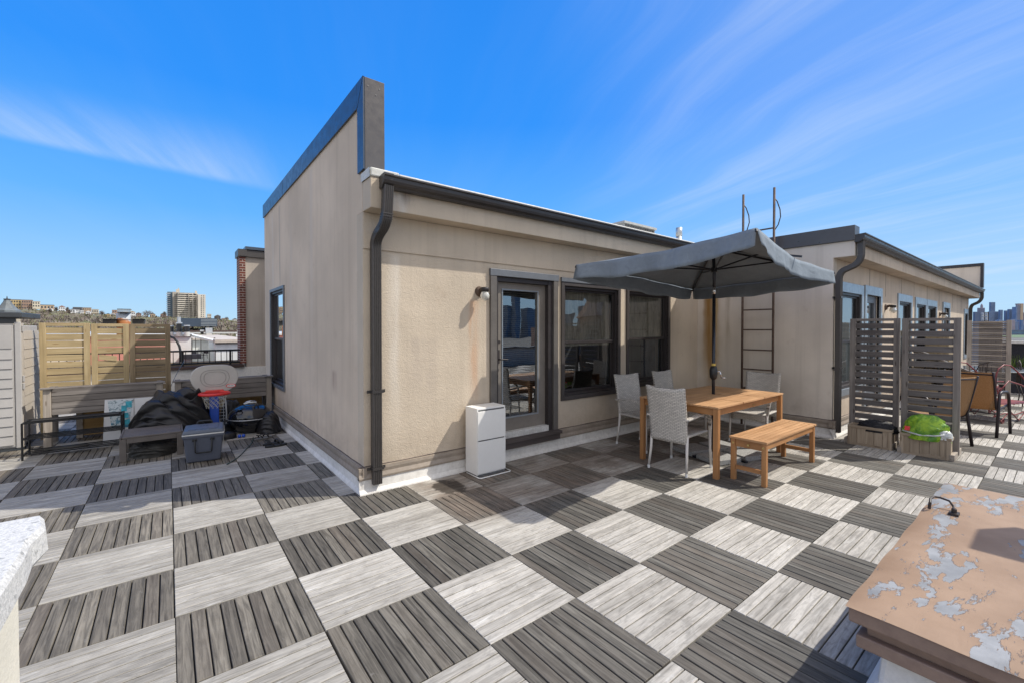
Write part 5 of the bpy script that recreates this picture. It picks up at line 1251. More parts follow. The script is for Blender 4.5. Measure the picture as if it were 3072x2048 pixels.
# wire basket
WB = thing('wire_basket', 'white wire basket standing on its side behind the cooler', 'basket', (0.50, 4.93, 0))
mb = MB().tube([(0.33, 4.96, 0.50), (0.60, 4.90, 0.53), (0.655, 4.88, 0.50), (0.665, 4.87, 0.30), (0.66, 4.87, 0.12), (0.60, 4.88, 0.07), (0.40, 4.93, 0.07)], 0.0095, 8); mb.build('rim', 'wire_white', WB, smooth=True)
mb = MB()
for i in range(9): mb.tube([(0.35, 4.955, 0.10+i*0.048), (0.65, 4.885, 0.115+i*0.048)], 0.0035, 5)
for i in range(5): mb.tube([(0.37+i*0.065, 4.95-i*0.015, 0.09), (0.37+i*0.065, 4.95-i*0.015, 0.51)], 0.0035, 5)
mb.build('wires', 'wire_white', WB)
# kettle grill
GR = thing('kettle_grill', 'black kettle grill without legs resting on the deck by the wall', 'grill', (0.955, 4.72, 0))
c_ = (0.955, 4.72, 0)
MB().lathe([(0.07, 0.0), (0.16, 0.02), (0.235, 0.08), (0.275, 0.155), (0.287, 0.215), (0.287, 0.222)], c_, 40).build('bowl', 'enamel_black', GR, smooth=True)
ld = MB().lathe([(0.293, 0.218), (0.296, 0.228), (0.287, 0.275), (0.262, 0.325), (0.215, 0.372), (0.15, 0.405), (0.07, 0.422), (0.01, 0.425)], c_, 40).build('lid', 'enamel_black', GR, smooth=True)
MB().tube([(0.955+0.294*math.cos(2*math.pi*i/40), 4.72+0.294*math.sin(2*math.pi*i/40), 0.221) for i in range(40)], 0.006, 6, closed=True).build('rim', 'galvanised', ld)
MB().tube([(0.865, 4.68, 0.405), (0.872, 4.66, 0.445), (0.905, 4.645, 0.470), (0.955, 4.635, 0.478), (1.005, 4.645, 0.466), (1.03, 4.66, 0.44), (1.035, 4.68, 0.40)], 0.0075, 8).build('lid_handle', 'steel', ld, smooth=True)
MB().tube([(0.865, 4.655, 0.438), (0.93, 4.635, 0.455), (1.03, 4.65, 0.445)], 0.013, 8).build('grip', 'wire_white', ld, smooth=True)
MB().lathe([(0.036, 0.0), (0.034, 0.006)], (0.80, 4.56, 0.372), 16).build('vent_disc', 'enamel_black', ld)
MB().tube([(0.66, 4.70, 0.21), (0.60, 4.66, 0.215), (0.61, 4.60, 0.215), (0.68, 4.62, 0.21)], 0.008, 8).build('side_handle', 'enamel_black', GR)
lump('grill_cover', 1.17, 4.58, 0.0, 0.17, 0.26, 0.30, 'tarp_black', 'black fabric grill cover slumped between the grill and stucco wall', 'cover', 44, n=30, rough_=0.25, flat=1.2, pw=0.7)
lump('black_sack', 0.75, 5.15, 0.0, 0.14, 0.12, 0.42, 'tarp_black', 'tall black sack standing behind the kettle grill under the planter', 'sack', 46, n=24, flat=0.9)
# sandals
def sandal(loc, rz, m, lab, grp, strap=True):
    t = thing('sandal', lab, 'sandal', loc, rz, grp, local=True)
    n = 24; pts = []
    for i in range(n):
        a = 2*math.pi*i/n; x = 0.135*math.cos(a); w_ = 0.043+0.010*math.cos(a); pts.append((x, w_*math.sin(a)-0.006*math.sin(math.pi*(x+0.135)/0.27), 0.0))
    MB().prism(pts, (0, 0, 0.026)).build('sole', m, t, bevel=0.006)
    MB().tube([(0.03, 0.046, 0.018), (0.035, 0.03, 0.05), (0.04, 0, 0.062), (0.045, -0.03, 0.05), (0.05, -0.046, 0.018)], 0.012, 8).build('strap', 'sandal_black', t, smooth=True)
    if strap: MB().tube([(-0.03, 0.040, 0.02), (-0.06, 0.036, 0.06), (-0.10, 0, 0.07), (-0.06, -0.036, 0.06), (-0.03, -0.040, 0.02)], 0.008, 8).build('heel_strap', 'sandal_black', t, smooth=True)
    return t
SG = 'sandals on the deck by the side wall'
sandal((1.03, 4.08, 0.002), R(28), 'sandal_grey', 'grey sandal with pale footbed lying farthest from the camera', SG)
sandal((1.09, 3.66, 0.002), R(10), 'sandal_black', 'black sandal of the near pair, the one farther back', SG)
sandal((1.10, 3.53, 0.002), R(4), 'sandal_black', 'black sandal of the near pair, the one closest to camera', SG)
tag(MB().tube([(0.50, 2.98, 0.006), (0.60, 3.15, 0.006), (0.68, 3.34, 0.006), (0.76, 3.58, 0.007), (0.84, 3.80, 0.006), (0.90, 4.05, 0.006), (0.93, 4.25, 0.01)], 0.0055, 6).build('garden_hose', 'hose_green', None, smooth=True), 'thin dark green hose trailing across the deck from the grill to the cooler', 'hose')
for xx, lab_ in ((0.775, 'small blue plastic ball in front of the grill, nearer the cooler'), (0.825, 'small blue plastic ball in front of the grill, nearer the stucco wall')):
    tag(MB().lathe([(0.004, 0), (0.018, 0.005), (0.024, 0.024), (0.018, 0.043), (0.004, 0.048)], (xx, 4.36, 0), 14).build('toy_ball', 'hoop_blue', None, smooth=True), lab_, 'ball', 'blue balls on the deck')

# ================================================================== RIGHT HAND TERRACE
def screen(y0, y1, x, zt, lab, n=16):
    t = thing('privacy_screen', lab, 'screen', (x, (y0+y1)/2, 0), 0, 'freestanding slatted screens right of the patio')
    for yy in (y0, y1-0.065): MB().box(x-0.02, yy, 0.03, x+0.02, yy+0.065, zt).build('post', 'grey_board_z', t, bevel=0.003)
    box('top_rail', 'grey_board_y', t, x-0.02, y0+0.066, zt-0.035, x+0.02, y1-0.066, zt, bevel=0.003)
    z = zt-0.055; p = (zt-0.055-0.12)/n; mb = MB(); rn = random.Random(int(y0*99))
    for i in range(n): mb.obox((x, (y0+y1)/2, z-(i+0.5)*p+rn.uniform(-0.002, 0.002)), (0.009, 0, 0), (0, (y1-y0)/2-0.066, rn.uniform(-0.002, 0.002)), (0, 0, p/2-0.0115))
    mb.build('slats', 'shaded_board_y', t, bevel=0.002)
    for yy in (y0+0.01, y1-0.055): box('foot', 'pale_board_x', t, x-0.28, yy, 0.0, x+0.26, yy+0.042, 0.075, bevel=0.003)
    return t
screen(-1.605, -1.070, 7.56, 1.695, 'slatted grey timber screen nearest the neighbouring wall, left one of the pair')
screen(-2.175, -1.635, 7.50, 1.690, 'slatted grey timber screen behind the green bag, right one of the pair')
def flower_box(x0, x1, y0, y1, h, lab):
    t = thing('planter_box', lab, 'planter', ((x0+x1)/2, (y0+y1)/2, 0), 0, 'small timber planter boxes at the screens')
    for (a, c, d, e) in ((x0, x0+0.018, y0, y1), (x1-0.018, x1, y0, y1)):
        n = 5; w = (y1-y0)/n
        for i in range(n): box('board', 'box_board_z', t, a, y0+i*w+0.0015, 0.01, c, y0+(i+1)*w-0.0015, h-0.02, bevel=0.001)
    for yy in (y0, y1-0.018): box('end_board', 'box_board_x', t, x0+0.02, yy, 0.01, x1-0.02, yy+0.018, h-0.02)
    box('rim', 'box_board_y', t, x0-0.012, y0-0.01, h-0.035, x0-0.0005, y1+0.01, h, bevel=0.002); box('rim', 'box_board_y', t, x1+0.0005, y0-0.01, h-0.035, x1+0.012, y1+0.01, h, bevel=0.002)
    for yy in (y0-0.012, y1-0.0): box('rim', 'box_board_x', t, x0, yy, h-0.035, x1, yy+0.012, h, bevel=0.002)
    box('corner', 'box_board_z', t, x0-0.013, y0-0.008, 0.0, x0-0.0005, y0+0.03, h-0.036); box('corner', 'box_board_z', t, x0-0.013, y1-0.03, 0.0, x0-0.0005, y1+0.008, h-0.036)
    box('foot_rail', 'box_board_y', t, x0-0.012, y0+0.031, 0.0, x0-0.0005, y1-0.031, 0.03)
    box('soil', 'soil', t, x0+0.02, y0+0.02, h-0.09, x1-0.02, y1-0.02, h-0.06)
    return t
flower_box(7.27, 7.47, -1.585, -1.135, 0.262, 'weathered planter box holding crumpled black cloth, left one')
flower_box(7.24, 7.42, -2.125, -1.680, 0.262, 'weathered planter box holding the bright green bag, right one')
lump('black_cloth', 7.37, -1.42, 0.20, 0.10, 0.19, 0.13, 'cloth_black', 'crumpled black cloth lying in the left planter box', 'cloth', 51, n=20, rough_=0.5, pw=1.0)
gb = lump('soil_bag', 7.33, -1.90, 0.20, 0.125, 0.205, 0.285, 'bag_green', 'bright lime green plastic soil bag slumped in the planter box', 'bag', 58, n=36, rough_=0.34, flat=0.85, pw=0.6, folds=7)
o = lump('clear_wrap', 7.28, -2.07, 0.235, 0.055, 0.07, 0.10, 'plastic_clear', None, None, 61, n=14, rough_=0.5, parent=gb)
for v in o.data.vertices: v.co += ORG['soil_bag']*0
MB().tube([(7.22, -1.70, 0.29), (7.20, -1.86, 0.262), (7.215, -2.0, 0.275), (7.22, -2.08, 0.30)], 0.010, 8).build('wrap_edge', 'plastic_clear', gb, smooth=True)
mb = MB(); mb.grid(lambda u, v: (7.208+0.02*v, -1.72-0.05*u, 0.30+0.05*v), 4, 4); mb.build('red_print', 'hoop_red', gb)

def sling_chair(lab, loc, rz):
    t = thing('sling_chair', lab, 'chair', loc, rz, 'tan sling patio chairs on the far terrace', local=True)
    for s_ in (-1, 1):
        y = 0.265*s_
        MB().tube([(-0.10, y*0.98, 0.94), (-0.065, y, 0.80), (-0.01, y, 0.55), (0.02, y, 0.42), (0.06, y, 0.385), (0.30, y, 0.41), (0.47, y, 0.43), (0.50, y, 0.40)], 0.014, 8).build('side_rail', 'sling_frame', t, smooth=True)
        MB().tube([(-0.03, y*1.08, 0.0), (0.03, y*1.08, 0.42), (0.055, y*1.08, 0.585), (0.09, y*1.08, 0.632), (0.16, y*1.08, 0.645), (0.36, y*1.08, 0.635), (0.43, y*1.08, 0.60), (0.46, y*1.08, 0.52), (0.54, y*1.08, 0.0)], 0.019, 10).build('leg', 'sling_frame', t, smooth=True)
    prof = [(-0.098, 0.935), (-0.068, 0.80), (-0.03, 0.62), (0.0, 0.49), (0.03, 0.41), (0.07, 0.385), (0.28, 0.40), (0.49, 0.425)]
    def f(u, v):
        k = v*(len(prof)-1); i = min(int(k), len(prof)-2); w_ = k-i
        return (prof[i][0]*(1-w_)+prof[i+1][0]*w_, (u-0.5)*0.52, prof[i][1]*(1-w_)+prof[i+1][1]*w_-0.012*math.sin(math.pi*u))
    MB().grid(f, 8, 28).build('sling', 'sling_tan', t, smooth=True, solid=0.003)
    MB().tube([(-0.092, -0.26, 0.90), (-0.092, 0.26, 0.90)], 0.011, 8).build('top_bar', 'sling_frame', t)
    MB().tube([(0.04, -0.28, 0.33), (0.04, 0.28, 0.33)], 0.009, 8).build('cross_bar', 'sling_frame', t)
    return t
s1 = sling_chair('tan sling chair seen side on, nearest the right slatted screen', (8.15, -2.03, 0), R(60))
dup(s1, (9.38, -2.08, 0), R(-10), 'tan sling chair showing the back of its seat, with curved dark arms at right')
# wrought iron pieces
def iron(name, lab, cat, m, loc, paths, r=0.009, rz=0, grp=None):
    t = thing(name, lab, cat, loc, rz, grp, local=True)
    for nm, ps in paths:
        mb = MB()
        for p in ps: mb.tube(p, r, 6)
        mb.build(nm, m, t, smooth=True)
    return t
def arc(cx, cz, r_, a0, a1, n=14, y=0.0, sq=1.0): return [(cx+r_*math.cos(R(a0+(a1-a0)*i/n)), y, cz+r_*sq*math.sin(R(a0+(a1-a0)*i/n))) for i in range(n+1)]
def spiral(cx, cz, r_, a0, turns=1.4, n=22, y=0.0): return [(cx+r_*(1-i/n*0.85)*math.cos(R(a0)+turns*2*math.pi*i/n), y, cz+r_*(1-i/n*0.85)*math.sin(R(a0)+turns*2*math.pi*i/n)) for i in range(n+1)]
frame_y = []
for y in (-0.28, 0.28):
    frame_y += [[(-0.55, y, 0.55), (-0.57, y, 0.75), (-0.50, y, 0.90), (-0.34, y, 0.97), (-0.15, y, 0.95), (0.05, y, 0.84), (0.30, y, 0.68), (0.62, y, 0.60), (0.95, y, 0.58)],
                [(-0.50, y, 0.50), (-0.2, y, 0.70), (0.15, y, 0.62), (0.5, y, 0.50), (0.9, y, 0.46)], spiral(0.80, 0.40, 0.11, 90, y=y), spiral(0.35, 0.22, 0.10, 0, y=y)]
GL = thing('iron_glider', 'red scrolled wrought iron glider bench on the far terrace', 'bench', (11.2, -2.18, 0), R(-20), local=True)
for p in frame_y: MB().tube(p, 0.011, 6).build('scroll', 'red_iron', GL, smooth=True)
mb = MB(); 
for i in range(10): mb.tube([(-0.45+i*0.11, -0.28, 0.30), (-0.45+i*0.11, 0.28, 0.30)], 0.006, 5)
mb.grid(lambda u, v: (-0.45+1.0*u, -0.28+0.56*v, 0.31), 2, 2); mb.build('seat', 'red_iron', GL)
mb = MB()
for i in range(9): mb.tube([(-0.56+0.02*i, -0.28+i*0.07, 0.33), (-0.52+0.0*i, -0.28+i*0.07, 0.93)], 0.005, 5)
mb.build('back_lattice', 'dark_iron', GL)
for y in (-0.28, 0.28):
    for p in ([(-0.6, y, 0.13), (-0.3, y, 0.17), (0.0, y, 0.13), (0.3, y, 0.17), (0.7, y, 0.12), (1.0, y, 0.16)], [(-0.6, y, 0.18), (-0.4, y, 0.04), (-0.15, y, 0.20), (0.1, y, 0.03), (0.35, y, 0.2), (0.7, y, 0.02), (0.9, y, 0.15)], spiral(-0.35, 0.05, 0.05, 180, y=y), spiral(0.55, 0.05, 0.05, 0, y=y)):
        MB().tube(p, 0.009, 6).build('runner', 'red_iron', GL, smooth=True)
def iron_chair(lab, loc, rz):
    t = thing('iron_chair', lab, 'chair', loc, rz, 'black wrought iron chairs at the far table', local=True)
    MB().tube([(-0.22, y, z) for y, z in [(-0.21, 0.44), (-0.23, 0.70), (-0.17, 0.86), (0, 0.92), (0.17, 0.86), (0.23, 0.70), (0.21, 0.44)]], 0.010, 6).build('back_frame', 'dark_iron', t, smooth=True)
    mb = MB()
    for k in range(5): mb.tube([(-0.215, -0.16+k*0.08, 0.45), (-0.235, -0.12+k*0.06, 0.88)], 0.0055, 5)
    mb.tube([(-0.225, 0.09*math.cos(q/3), 0.68+0.09*math.sin(q/3)) for q in range(20)], 0.006, 5); mb.build('back_bars', 'dark_iron', t)
    MB().lathe([(0.20, 0.435), (0.225, 0.445), (0.21, 0.452)], (0, 0, 0), 20).build('seat', 'dark_iron', t)
    for s_ in (-1, 1):
        MB().tube([(-0.23, 0.21*s_, 0.66), (0.05, 0.25*s_, 0.67), (0.20, 0.25*s_, 0.62), (0.18, 0.22*s_, 0.44), (0.22, 0.23*s_, 0.2), (0.20, 0.22*s_, 0.0)], 0.010, 6).build('leg', 'dark_iron', t, smooth=True)
        MB().tube([(-0.20, 0.20*s_, 0.44), (-0.26, 0.22*s_, 0.2), (-0.24, 0.22*s_, 0.0)], 0.010, 6).build('leg', 'dark_iron', t, smooth=True)
    return t
c0 = iron_chair('black wrought iron chair on the near side of the far patio table', (12.7, -1.95, 0), R(30))
dup(c0, (13.6, -2.15, 0), R(100), 'black wrought iron chair with ring back at the right frame edge')
dup(c0, (12.2, -1.45, 0), R(-20), 'black wrought iron chair partly hidden behind the red glider')
FT = thing('patio_table', 'grey topped round patio table beyond the sling chairs', 'table', (13.3, -1.75, 0))
MB().lathe([(0.80, 0.715), (0.83, 0.725), (0.82, 0.737), (0.02, 0.742)], (13.3, -1.75, 0), 40).build('tabletop', 'glasslike_top', FT, smooth=False)
for a in range(4): MB().tube([(13.3+0.1*math.cos(a*1.57+.7), -1.75+0.1*math.sin(a*1.57+.7), 0.71), (13.3+0.45*math.cos(a*1.57+.7), -1.75+0.45*math.sin(a*1.57+.7), 0.0)], 0.016, 8).build('leg', 'dark_iron', FT)
# far slatted screen, white cover, dark parapet, planter
t = thing('slatted_windbreak', 'pale grey narrow slatted screen far back on the terrace', 'screen', (12.5, -2.02, 0))
for yy in (-2.315, -1.795): box('post', 'pale_board_z', t, 12.48, yy, 0.0, 12.52, yy+0.065, 1.72, bevel=0.003)
for i in range(34): 
    z = 0.50+i*0.0355; box('slat', 'grey_board_y' if i % 3 else 'pale_board_y', t, 12.49, -2.249, z, 12.505, -1.796, z+0.0255)
box('backing', 'box_board_z', t, 12.52, -2.20, 0.62, 12.53, -1.89, 1.70)
MB().grid(lambda u, v: (11.7+1.5*v+0.02*math.sin(u*9), -0.98-0.98*u, 1.16-0.42*u**1.2-0.30*v+0.02*math.sin(u*6+v*4)), 16, 8).build('x', 'white_tarp', None, smooth=True, solid=0.01)
o = bpy.data.objects['x']; o.name = 'white_canvas'; ORG['white_canvas'] = ORG.get('x', Vector()); tag(o, 'white canvas sheet sloping down over things stored by the far wall', 'canvas')
tag(box('timber_crate', 'aged_pine_x', None, 11.8, -1.5, 0.0, 12.9, -0.95, 0.45, bevel=0.01), 'wide low timber crate on the deck under the white canvas', 'crate')
tag(box('timber_crate', 'aged_pine_x', None, 11.9, -1.30, 0.452, 12.7, -0.95, 0.75, bevel=0.01), 'smaller timber crate on top of the wide one, under the white canvas', 'crate')
t = thing('tall_cabinet', 'tall narrow brown timber cabinet against the far beige wall', 'cabinet', (11.6, -1.13, 0))
box('body', 'aged_pine_z', t, 13.6, -1.35, 0.0, 14.3, -0.95, 1.47, bevel=0.01); box('top', 'aged_pine_x', t, 13.58, -1.37, 1.472, 14.32, -0.94, 1.50)
PE = thing('terrace_parapet', 'dark parapet with a white metal cap at the end of the terrace', 'parapet', (17.6, -3, 0))
box('body', 'dark_navy', PE, 17.3, -9.5, -0.02, 17.5, -1.85, 1.17); box('cap', 'white_membrane', PE, 17.25, -9.5, 1.175, 17.55, -1.85, 1.235)
t = thing('planter_trough', 'dark trough planter with straggly green shoots beside the far slatted screen', 'planter', (16.6, -2.35, 0))
box('trough', 'dark_navy', t, 16.2, -3.2, 0.0, 16.7, -2.08, 0.62, bevel=0.01)
mb = MB(); rn = random.Random(8)
for i in range(220):
    p = Vector((rn.uniform(16.25, 16.65), rn.uniform(-3.15, -2.1), 0.62)); d = Vector((rn.uniform(-.3, .3), rn.uniform(-.3, .3), 1)).normalized()*rn.uniform(0.08, 0.35)
    s_ = Vector((0.012, 0.012, 0)); mb.add([p-s_, p+s_, p+d], [(0,1,2)])
mb.build('shoots', 'leaf_green', t)
# ================================================================== THE CITY AROUND
FH = Vector((FW.x, FW.y, 0)).normalized()
def vbox(mb, px0, px1, py0, py1, d, depth=None, zb=None, yaw=0.0):
    # upright box whose near face spans those sight lines at distance d
    if px1 < 900:        # streets on this side run along the world axes
        Y_ = at((px0+px1)/2, PPY, d).y
        def hit(px, py):
            v = at(px, py, 1.0)-CO; return CO + v*((Y_-CO.y)/v.y)
        a, c = hit(px0, (py0+py1)/2), hit(px1, (py0+py1)/2); z1 = hit((px0+px1)/2, py0).z; z0 = hit((px0+px1)/2, py1).z if zb is None else zb
        w = c.x-a.x; depth = depth or w*0.8; r_, f_ = Vector((math.cos(yaw), math.sin(yaw), 0)), Vector((-math.sin(yaw), math.cos(yaw), 0))
        ctr = Vector(((a.x+c.x)/2, Y_+depth/2, (z0+z1)/2)); mb.obox(ctr, r_*w/2, f_*depth/2, (0, 0, (z1-z0)/2)); return ctr, r_, f_, w, depth, z0, z1
    a = at(px0, py0, d); c = at(px1, py1, d); w = (px1-px0)/FPX*d; depth = depth or w*0.8
    z1 = a.z; z0 = c.z if zb is None else zb
    cen = (at((px0+px1)/2, py0, d)); r_ = RT*math.cos(yaw)+FH*math.sin(yaw); f_ = FH*math.cos(yaw)-RT*math.sin(yaw)
    ctr = Vector((cen.x, cen.y, (z0+z1)/2)) + FH*depth/2
    mb.obox(ctr, r_*w/2, f_*depth/2, (0, 0, (z1-z0)/2)); return ctr, r_, f_, w, depth, z0, z1
# hillside
def hill():
    crest = [(-900, 905), (-200, 915), (0, 925), (120, 930), (240, 940), (330, 946), (400, 947), (470, 951), (560, 954), (640, 957), (720, 964), (850, 972), (1100, 980), (1500, 984)]
    def cr(px):
        for (a, ya), (c, yc) in zip(crest, crest[1:]):
            if a <= px <= c: return ya+(yc-ya)*(px-a)/(c-a)
        return crest[-1][1]
    rn = random.Random(9); mb = MB(); nu, nv = 150, 14
    for j in range(nv+1):
        for i in range(nu+1):
            px = -900+2300*i/nu; v = j/nv; d = 330+190*min(1, v*1.25) if v < 0.8 else 520+(v-0.8)*5*900
            top = at(px, cr(px), 520).z; k = min(1, v*1.25); z = -16+(top+16)*(k**0.8)
            p = at(px, PPY, d); mb.v.append(Vector((p.x, p.y, z+rn.uniform(-1.2, 1.2)*(1 if 0 < k < 1 else 0.2))))
    for j in range(nv):
        for i in range(nu): mb.f.append((j*(nu+1)+i, j*(nu+1)+i+1, (j+1)*(nu+1)+i+1, (j+1)*(nu+1)+i))
    mb.build('hillside', 'hill_scrub', None, kind='structure', smooth=True)
    # winter woodland: masses of bare twigs that read as one
    for nm, mat, cnt, seed in (('winter_woodland', 'twigs_grey', 4200, 1), ('spring_scrub', 'twigs_olive', 2600, 2)):
        rn = random.Random(seed); mb = MB()
        for c in range(cnt):
            px = rn.uniform(-300, 1100); k = rn.random()**0.75; d = 330+190*k
            top = at(px, cr(px), 520).z; z = -16+(top+16)*(k**0.8); p = at(px, PPY, d); p.z = z
            h = (rn.uniform(2.0, 5.5) if k < 0.75 else rn.uniform(1.0, 3.0)) if seed == 1 else rn.uniform(1.0, 2.5); w = rn.uniform(0.5, 1.6)
            for q in range(3):
                a = rn.uniform(0, 6.28); u = Vector((math.cos(a), math.sin(a), 0))*w*rn.uniform(0.4, 1); s_ = Vector((rn.uniform(-1, 1), rn.uniform(-1, 1), 0))*w
                mb.add([p+s_-u, p+s_+u*0.7, p+s_+Vector((rn.uniform(-.6, .6), rn.uniform(-.6, .6), 1))*h*rn.uniform(0.5, 1)], [(0,1,2)])
        o = mb.build(nm, mat, None, kind='stuff'); tag(o, {'winter_woodland': 'grey brown leafless woodland covering the distant hillside', 'spring_scrub': 'olive green scrub low on the distant hillside'}[nm], 'vegetation')
hill()
def house(px0, px1, py0, py1, d, wm, lab, roof='flat', rm='far_roof', name='hillside_house', cat='house', rows=2, cols=3, grp=None, zb=None, depth=None):
    mb = MB(); ctr, r_, f_, w, dp, z0, z1 = vbox(mb, px0, px1, py0, py1+6, d, depth=depth, zb=zb, yaw=0.12*math.sin(px0))
    t = thing(name, lab, cat, (ctr.x, ctr.y, z0), 0, grp); mb.build('wall', wm, t)
    if roof == 'gable':
        h = w*0.28; o_ = Vector((ctr.x, ctr.y, z1)); a = r_*w*0.54; b_ = f_*dp*0.54
        MB().add([o_-a-b_, o_+a-b_, o_+a+b_, o_-a+b_, o_-b_+Vector((0,0,h)), o_+b_+Vector((0,0,h))], [(0,1,4), (1,2,5,4), (2,3,5), (3,0,4,5), (0,3,2,1)]).build('roof', rm, t)
    else: MB().obox((ctr.x, ctr.y, z1+0.02*w), r_*w*0.51, f_*dp*0.51, (0, 0, 0.03*w)).build('roof', rm, t)
    H_ = (py1-py0)/FPX*d; fr = Vector((ctr.x, ctr.y, 0))-f_*(dp/2+0.06)
    for i in range(cols):
        for j in range(rows):
            c_ = fr + r_*w*((i+0.5)/cols-0.5); c_.z = z1-H_*(j+0.55)/rows
            MB().obox(c_, r_*w/cols*0.26, f_*0.05, (0, 0, H_/rows*0.25)).build('window', 'far_window', t)
    return t
HG = None
HL = [
 (25, 63, 900, 928, 560, 'far_yellow', 'long yellow brick apartment block on the ridge, leftmost', 'flat', 'far_roof', 3, 5),
 (64, 96, 901, 928, 562, 'far_brick', 'tan and brown apartment block on the ridge between yellow and cream ones', 'flat', 'far_roof', 3, 5),
 (96.5, 119, 905, 922, 564, 'far_cream', 'small cream block at the right end of the ridge apartments', 'flat', 'far_roof', 2, 3),
 (120, 160, 916, 938, 545, 'far_tan', 'tan flat-topped block with dark roofline on the hillside', 'flat', 'far_roof', 2, 4),
 (138, 158, 929, 943, 515, 'far_white', 'white house below the tan flat-topped block', 'gable', 'far_white', 2, 3),
 (161.5, 174, 934, 942, 520, 'far_roof', 'small dark grey house between two white hillside houses', 'gable', 'far_roof', 1, 2),
 (176, 195, 921, 943, 518, 'far_white', 'tall white house with red roof on the hillside', 'gable', 'far_redroof', 3, 3),
 (197, 207, 930, 940, 525, 'far_brick', 'small brown house right of the tall white one', 'gable', 'far_roof', 2, 2),
 (212, 226, 929, 946, 510, 'far_white', 'left house of the bright white row halfway along the hill', 'gable', 'far_roof', 2, 2),
 (227, 239, 930, 947, 509, 'far_white', 'middle house of the bright white row halfway along the hill', 'gable', 'far_roof', 3, 3),
 (240, 251, 932, 947, 510, 'far_white', 'right house of the bright white row halfway along the hill', 'gable', 'far_roof', 2, 2),
 (219, 246, 923, 930, 560, 'far_roof', 'long dark roofed block showing behind the bright white row', 'flat', 'far_roof', 1, 5),
 (248, 273, 924, 938, 556, 'far_tan', 'tan apartment block behind the white houses', 'flat', 'far_roof', 2, 4),
 (257, 271, 936, 947, 512, 'far_white', 'separate white house in front of the tan block', 'gable', 'far_white', 2, 3),
 (276, 295, 929, 938, 550, 'far_cream', 'low cream building on the crest right of the tan block', 'flat', 'far_roof', 1, 4),
 (318, 331, 943, 953, 500, 'far_yellow', 'small pale yellow house near the rusty chimney', 'gable', 'far_roof', 1, 2),
 (333, 345, 941, 947, 515, 'far_white', 'little white house just left of the rusty chimney', 'gable', 'far_roof', 1, 2),
 (336, 356, 931, 946, 545, 'far_brick', 'pinkish brick block directly behind the rusty chimney', 'flat', 'far_roof', 2, 3),
 (389, 406, 937, 952, 510, 'far_white', 'white house just right of the rusty chimney', 'gable', 'far_tan', 2, 3),
 (408, 424, 941, 952, 515, 'far_brick', 'brown house right of the chimney, beside a white one', 'gable', 'far_roof', 2, 3),
 (430, 440, 943, 953, 505, 'far_white', 'narrow white house below the round bare tree', 'gable', 'far_roof', 2, 2),
 (450, 466, 943, 952, 520, 'far_tan', 'tan house with grey roof left of the tower', 'gable', 'far_roof', 1, 3),
 (482, 499, 943, 953, 518, 'far_brick', 'dark house at the foot of the apartment tower, left side', 'gable', 'far_roof', 1, 3),
 (622, 634, 943, 956, 560, 'far_cream', 'pale building just right of the apartment tower', 'flat', 'far_roof', 2, 3),
 (644, 662, 949, 958, 540, 'far_roof', 'dark grey house right of the parking garage top', 'gable', 'far_roof', 1, 3),
 (666, 686, 956, 964, 520, 'far_tan', 'low tan building on the crest below a small bare tree', 'flat', 'far_roof', 1, 4),
 (697, 714, 959, 966, 515, 'far_white', 'low white house near the brick wall edge', 'gable', 'far_roof', 1, 3),
 (716, 730, 955, 965, 545, 'far_cream', 'cream building touching the brick wall edge', 'flat', 'far_roof', 1, 2)]
for (a, c, y0, y1, d, wm, lab, rf, rm, rows, cols) in HL: house(a, c, y0, y1, d, wm, lab, rf, rm, rows=rows, cols=cols, grp='buildings along the hillside')
def bare_tree(px, py0, py1, d, wpx, lab, seed):
    rn = random.Random(seed); base = at(px, py1, d); h = (py1-py0)/FPX*d; w = wpx/FPX*d/2
    t = thing('bare_tree', lab, 'tree', base, 0, 'bare trees on the hill crest', local=True)
    MB().tube([(0,0,-2), (0.1,0,h*0.25), (0,0.1,h*0.5)], [h*0.045, h*0.035, h*0.02], 6).build('trunk', 'bark', t)
    mb = MB()
    for i in range(420):
        a = rn.uniform(0, 6.283); e = rn.uniform(0.05, 1.35); r_ = rn.uniform(0.45, 1)
        p = Vector((math.cos(a)*math.cos(e)*w*r_, math.sin(a)*math.cos(e)*w*r_, h*0.35+math.sin(e)*h*0.62*r_)); o_ = Vector((0, 0, h*0.32)); q = o_.lerp(p, rn.uniform(0.45, 0.8)); s_ = Vector((rn.uniform(-1,1), rn.uniform(-1,1), rn.uniform(-1,1))).normalized()*h*0.012
        mb.add([q-s_, q+s_, p+Vector((rn.uniform(-1,1), rn.uniform(-1,1), rn.uniform(-.5,1)))*h*0.05], [(0,1,2)])
    for i in range(16):
        a = rn.uniform(0, 6.283); e = rn.uniform(0.3, 1.3); p = Vector((math.cos(a)*math.cos(e)*w*0.8, math.sin(a)*math.cos(e)*w*0.8, h*0.35+math.sin(e)*h*0.5)); mb.tube([(0,0,h*0.25), p*0.5+Vector((0,0,h*0.1)), p], [h*0.014, h*0.009, h*0.003], 4)
    mb.build('crown', 'twigs_grey', t)
for q in ((443, 928, 952, 505, 38, 'large round leafless tree on the crest left of the apartment tower'), (494, 932, 952, 505, 16, 'leafless tree touching the left side of the apartment tower'), (680, 949, 962, 505, 16, 'small leafless tree above the low tan crest building'),
          (169, 917, 940, 500, 14, 'leafless tree between the tan block and the red roofed house'), (202, 919, 938, 505, 13, 'leafless tree right of the red roofed house'), (306, 930, 952, 495, 22, 'wide leafless tree left of the small pale yellow house'), (150, 921, 946, 498, 15, 'leafless tree in front of the tan flat-topped block'),
          (648, 946, 960, 500, 14, 'small leafless tree right of the apartment tower base'), (208, 925, 948, 495, 10, 'narrow leafless tree at the left end of the white row')):
    bare_tree(*q, seed=int(q[0]))
